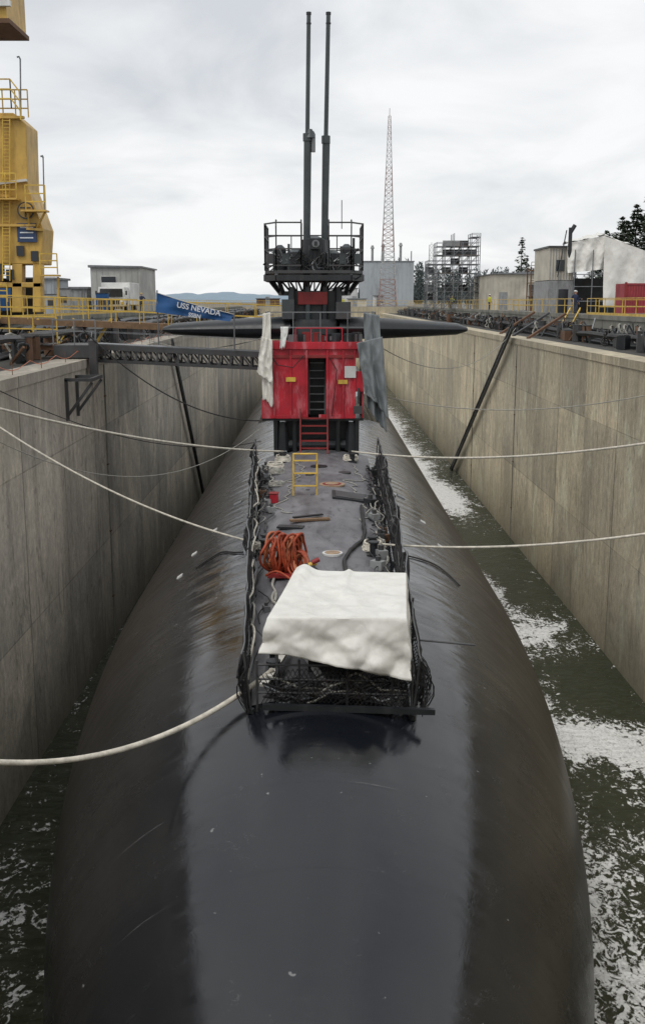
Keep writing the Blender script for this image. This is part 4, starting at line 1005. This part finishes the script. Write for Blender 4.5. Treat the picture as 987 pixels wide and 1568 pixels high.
for x, y, h_ in ((-17.0, 84, 1.6), (-19.5, 82, 1.9), (-21.5, 86, 1.5)):
    c.box((x, y, DZ + h_ / 2), (.9, .7, h_), random.choice((M_bldg, M_grey, M_blue))); c.box((x, y, DZ + h_ + .04), (1.0, .8, .06), M_dsteel); c.box((x, y - .36, DZ + h_ * .6), (.5, .02, .5), M_dsteel)
c.build('electrical_cabinets')

# ------------------------------------------------------------------ people
def person(name, x, y, face, jacket, hat, pose=0):
    J = {'pel': (0, 0, .95, .15), 'ch': (0, .01, 1.25, .17), 'nk': (0, 0, 1.47, .075), 'hd': (0, -.01, 1.58, .07), 'sl': (-.19, 0, 1.42, .075), 'sr': (.19, 0, 1.42, .075),
         'el': (-.27, .02, 1.13, .052), 'er': (.27, .02, 1.13, .052), 'wl': (-.25, -.12, .90, .035), 'wr': (.25, -.12, .90, .035), 'hl': (-.25, -.15, .84, .035), 'hrr': (.25, -.15, .84, .035),
         'kl': (-.12, -.02, .5, .075), 'kr': (.13, -.06, .5, .075), 'al': (-.13, .03, .09, .05), 'ar': (.15, -.02, .09, .05), 'tl': (-.14, -.15, .04, .045), 'tr': (.17, -.2, .04, .045), 'pl': (-.1, 0, .86, .11), 'pr': (.1, 0, .86, .11)}
    if pose: J['er'] = (.33, -.12, 1.2, .052); J['wr'] = (.2, -.36, 1.2, .035); J['hrr'] = (.17, -.42, 1.2, .035)
    E = [('pel', 'ch'), ('ch', 'nk'), ('nk', 'hd'), ('ch', 'sl'), ('ch', 'sr'), ('sl', 'el'), ('el', 'wl'), ('wl', 'hl'), ('sr', 'er'), ('er', 'wr'), ('wr', 'hrr'), ('pel', 'pl'), ('pel', 'pr'), ('pl', 'kl'), ('kl', 'al'), ('al', 'tl'), ('pr', 'kr'), ('kr', 'ar'), ('ar', 'tr')]
    ks = list(J); me = bpy.data.meshes.new(name); me.from_pydata([J[k][:3] for k in ks], [(ks.index(a), ks.index(b_)) for a, b_ in E], [])
    t = bpy.data.objects.new('t', me); sc.collection.objects.link(t)
    t.modifiers.new('s', 'SKIN')
    for i, k in enumerate(ks): me.skin_vertices[0].data[i].radius = (J[k][3],) * 2; me.skin_vertices[0].data[i].use_root = (k == 'pel')
    sb = t.modifiers.new('ss', 'SUBSURF'); sb.levels = 1; sb.render_levels = 1
    bpy.context.view_layer.update(); m2 = bpy.data.meshes.new_from_object(t.evaluated_get(bpy.context.evaluated_depsgraph_get())); bpy.data.objects.remove(t)
    c = MB()
    for p in m2.polygons:
        z = p.center.z; ax = abs(p.center.x)
        m_ = M_rubber if z < .12 else (M_skin if z > 1.5 or (p.center.y < -.12 and z < .9 and z > .7) else (M_jean if z < .95 and ax < .21 else jacket))
        c.add([m2.vertices[v].co.copy() for v in p.vertices], [tuple(range(len(p.vertices)))], m_)
    def ell(cx, cy, cz, rx, ry, rz, m_, z0=-1.0):
        c.grid(lambda u, v: (cx + rx * math.sin(max(.001, (1 - v) * math.pi * (1 if z0 < 0 else .5))) * math.cos(u * 2 * math.pi), cy + ry * math.sin(max(.001, (1 - v) * math.pi * (1 if z0 < 0 else .5))) * math.sin(u * 2 * math.pi), cz + rz * math.cos((1 - v) * math.pi * (1 if z0 < 0 else .5))), 14, 8, m_)
    ell(0, -.01, 1.65, .078, .097, .12, M_skin); ell(0, .012, 1.68, .083, .095, .105, M_blk)
    ell(0, -.112, 1.635, .014, .02, .022, M_skin); c.box((0, -.1, 1.59), (.045, .01, .008), M_redd)
    for s_ in (-1, 1): ell(s_ * .03, -.098, 1.665, .011, .008, .008, M_blk); ell(s_ * .08, 0, 1.645, .012, .022, .03, M_skin)
    ell(0, -.005, 1.705, .108, .125, .085, hat, 1); c.cyl((0, -.02, 1.70), (0, -.02, 1.712), .14, hat, n=18)
    for hd in ('hl', 'hrr'):
        h0 = V(J[hd][:3])
        for k in range(4): a = h0 + V((0, -.02 + (k - 1.5) * .017, -.02)); c.tube([a, a + V((0, -.01, -.04)), a + V((0, .0, -.07 + .006 * abs(k - 1.5)))], .0085, M_skin, 5)
        c.tube([h0 + V((0, -.035, .01)), h0 + V((0, -.06, -.01)), h0 + V((0, -.065, -.035))], .0095, M_skin, 5)
    o = c.build(name, smooth=True); o.location = (x, y, DZ); o.rotation_euler = (0, 0, face); return o
person('dock_worker', 18.75, 78, .2, M_navy, M_white); person('dock_worker', 19.5, 81, 1.2, M_jean, M_white, 1)
person('dock_worker', 18.7, 150, .4, M_hiviz, M_yrail, 1); person('dock_worker', 19.6, 160, -.6, M_navy, M_white); person('dock_worker', 18.9, 118, 2, M_hiviz, M_white)
person('dock_worker', -16.6, 100, .3, M_navy, M_yrail, 1); person('dock_worker', 5.0, 217, .4, M_hiviz, M_white)

# ------------------------------------------------------------------ vegetation
def leafmat(name, a, b_):
    m, nt, bs = nodes(name); c = mix(nt, ramp(nt, noi(nt, coords(nt), .9, 4), [(.35, 0.0), (.65, 1.0)]), a, b_); nt.links.new(c, bs.inputs['Base Color']); bs.inputs['Roughness'].default_value = .8; return m
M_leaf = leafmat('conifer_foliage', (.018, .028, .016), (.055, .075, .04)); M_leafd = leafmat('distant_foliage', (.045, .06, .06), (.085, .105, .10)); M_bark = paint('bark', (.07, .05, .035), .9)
def pine(name, x, y, z, H, R, seed, dens=1.0, sparse=.0):
    random.seed(seed); c = MB(); c.cyl((x, y, z), (x, y, z + H), H * .018, M_bark, .03, n=8)
    t = .12
    while t < 1:
        nb_ = random.randint(4, 6); rr = R * (1 - t) ** .75 * random.uniform(.6, 1.15) + .12
        for k in range(nb_):
            if random.random() < sparse: continue
            a = random.uniform(0, 2 * math.pi); L = rr * random.uniform(.6, 1.15); p0 = V((x, y, z + H * t)); p1 = p0 + V((math.cos(a) * L, math.sin(a) * L, L * random.uniform(-.25, .12)))
            c.beam(p0, p1, .03 + .02 * H / 20, M_bark)
            for q in range(int((8 + 14 * L / R) * dens)):
                s_ = random.random() ** .7; p = p0.lerp(p1, s_) + V([random.gauss(0, .10 * L + .08) for _ in range(3)]) * (1.1 - .6 * s_)
                w_ = random.uniform(.18, .45) * (.6 + H / 40); d = V((math.cos(a) + random.gauss(0, .6), math.sin(a) + random.gauss(0, .6), random.uniform(-.5, .3))).normalized(); sd = d.cross(V((0, 0, 1))).normalized() * w_ * .45
                sd.z += random.uniform(-.3, .3) * w_
                c.add([p - sd, p + d * w_ * 1.3, p + sd, p - d * w_ * .5], [(0, 1, 2, 3)], M_leaf)
        t += random.uniform(.025, .045) * (14 / H) ** .3
    c.build(name, recalc=False)
for i_, (x, y, H, R) in enumerate(((36.6, 128, 10.4, 3.2), (38.2, 130, 12.4, 3.8), (39.8, 127, 13.6, 4.2), (41.2, 132, 15.6, 4.2), (38.8, 138, 11.5, 4.6), (42.5, 138, 14, 5), (37.4, 140, 10.0, 4.0))):
    pine('pine_tree', x, y, DZ, H, R, 1 + i_, 1.4)
pine('pine_tree', 47.2, 250, DZ, 15.5, 3.0, 14, sparse=.25); pine('pine_tree', 50.8, 262, DZ, 12, 3, 16)
def treeline(name, x0, x1, y, hmin, hmax, n_, seed, mat, z=DZ):
    random.seed(seed); c = MB()
    for k in range(n_):
        x = random.uniform(x0, x1); yy_ = y + random.uniform(-20, 20); H = random.uniform(hmin, hmax) * (.75 + .5 * noise.noise(V((x * .02, seed, 0)))); R = H * random.uniform(.14, .22)
        c.cyl((x, yy_, z), (x, yy_, z + H * .9), .3, mat, .05, n=5)
        for q in range(90):
            t = random.random() ** 1.2; a = random.uniform(0, 6.28); rr = R * (1 - t) * random.uniform(.3, 1.1) + .15; p = V((x + math.cos(a) * rr, yy_ + math.sin(a) * rr, z + H * (.08 + .92 * t))); w_ = H * .07 * random.uniform(.5, 1.2)
            c.add([p, p + V((w_ * random.uniform(-1, 1), w_ * random.uniform(-1, 1), -w_ * .6)), p + V((w_ * random.uniform(-1, 1), w_ * random.uniform(-.5, .5), w_ * .6))], [(0, 1, 2)], mat)
    c.build(name, recalc=False)
treeline('distant_treeline', 35, 110, 480, 16, 23, 140, 5, M_leafd)
treeline('distant_treeline', 60, 230, 420, 14, 20, 160, 8, M_leafd)
def hill(name, x0, x1, y, hmax, col, seed, pts=80):
    m, nt, bs = nodes(name + '_surface'); n1 = noi(nt, coords(nt), .02, 6); c_ = mix(nt, n1, tuple(v * .85 for v in col), tuple(v * 1.15 for v in col)); nt.links.new(c_, bs.inputs['Base Color']); bs.inputs['Roughness'].default_value = 1
    c = MB()
    def fn(u, v):
        x = x0 + (x1 - x0) * u; e_ = math.sin(math.pi * u) ** .5; hh = hmax * e_ * (.65 + .5 * noise.fractal(V((u * 6, seed, 0)), 1, 2, 5)) * math.sin(math.pi * min(v * .5, .5)) ** .8
        return (x, y + v * 400, DZ + .05 + max(0, hh) - (1 if v == 0 else 0))
    c.grid(fn, pts, 8, m); c.build(name, smooth=True)
hill('distant_hill', -900, 250, 2600, 34, (.22, .29, .35), 3); hill('distant_hill', -1600, -150, 3600, 62, (.3, .37, .43), 9); hill('distant_hill', 20, 700, 900, 38, (.06, .085, .08), 12)  # blue-grey haze of distance put into the far hills' base colour

# ------------------------------------------------------------------ sky & light
wd = bpy.data.worlds.new('World'); sc.world = wd; wd.use_nodes = True; nt = wd.node_tree
bg = nt.nodes['Background']; bg.inputs['Strength'].default_value = .118
sky = N(nt, 'ShaderNodeTexSky', sky_type='NISHITA'); sky.sun_disc = False; sky.sun_elevation = math.radians(55); sky.sun_rotation = math.radians(215)
tc = N(nt, 'ShaderNodeTexCoord'); sep = N(nt, 'ShaderNodeSeparateXYZ'); nt.links.new(tc.outputs['Generated'], sep.inputs[0])
den = mth(nt, 'ADD', mth(nt, 'MAXIMUM', sep.outputs['Z'], 0.0), .22)
cb = N(nt, 'ShaderNodeCombineXYZ'); nt.links.new(mth(nt, 'DIVIDE', sep.outputs['X'], den), cb.inputs[0]); nt.links.new(mth(nt, 'DIVIDE', sep.outputs['Y'], den), cb.inputs[1]); cb.inputs[2].default_value = 3.3
cl = noi(nt, cb.outputs[0], 1.35, 7, .54, .6); cl2 = noi(nt, cb.outputs[0], .6, 3, .5)
cc = ramp(nt, mth(nt, 'ADD', mth(nt, 'MULTIPLY', cl, .65), mth(nt, 'MULTIPLY', cl2, .35)), [(.38, (.62, .645, .68)), (.47, (.77, .785, .80)), (.57, (.90, .905, .91))])
vm = N(nt, 'ShaderNodeVectorMath', operation='SCALE'); vm.inputs['Scale'].default_value = 9.2; nt.links.new(cc, vm.inputs[0])
fin = mix(nt, .95, sky.outputs['Color'], vm.outputs[0]); nt.links.new(fin, bg.inputs['Color'])
sd = bpy.data.lights.new('sun', 'SUN'); sd.energy = 1.2; sd.angle = math.radians(20); sd.color = (1, .97, .93)
so = bpy.data.objects.new('sun', sd); sc.collection.objects.link(so)
el, az = math.radians(55), math.radians(215)
dirv = V((math.sin(az) * math.cos(el), math.cos(az) * math.cos(el), math.sin(el)))
so.rotation_euler = dirv.to_track_quat('Z', 'Y').to_euler(); so.location = (0, 0, 60)
sc.view_settings.view_transform = 'Standard'; sc.view_settings.look = 'None'; sc.view_settings.exposure = 0
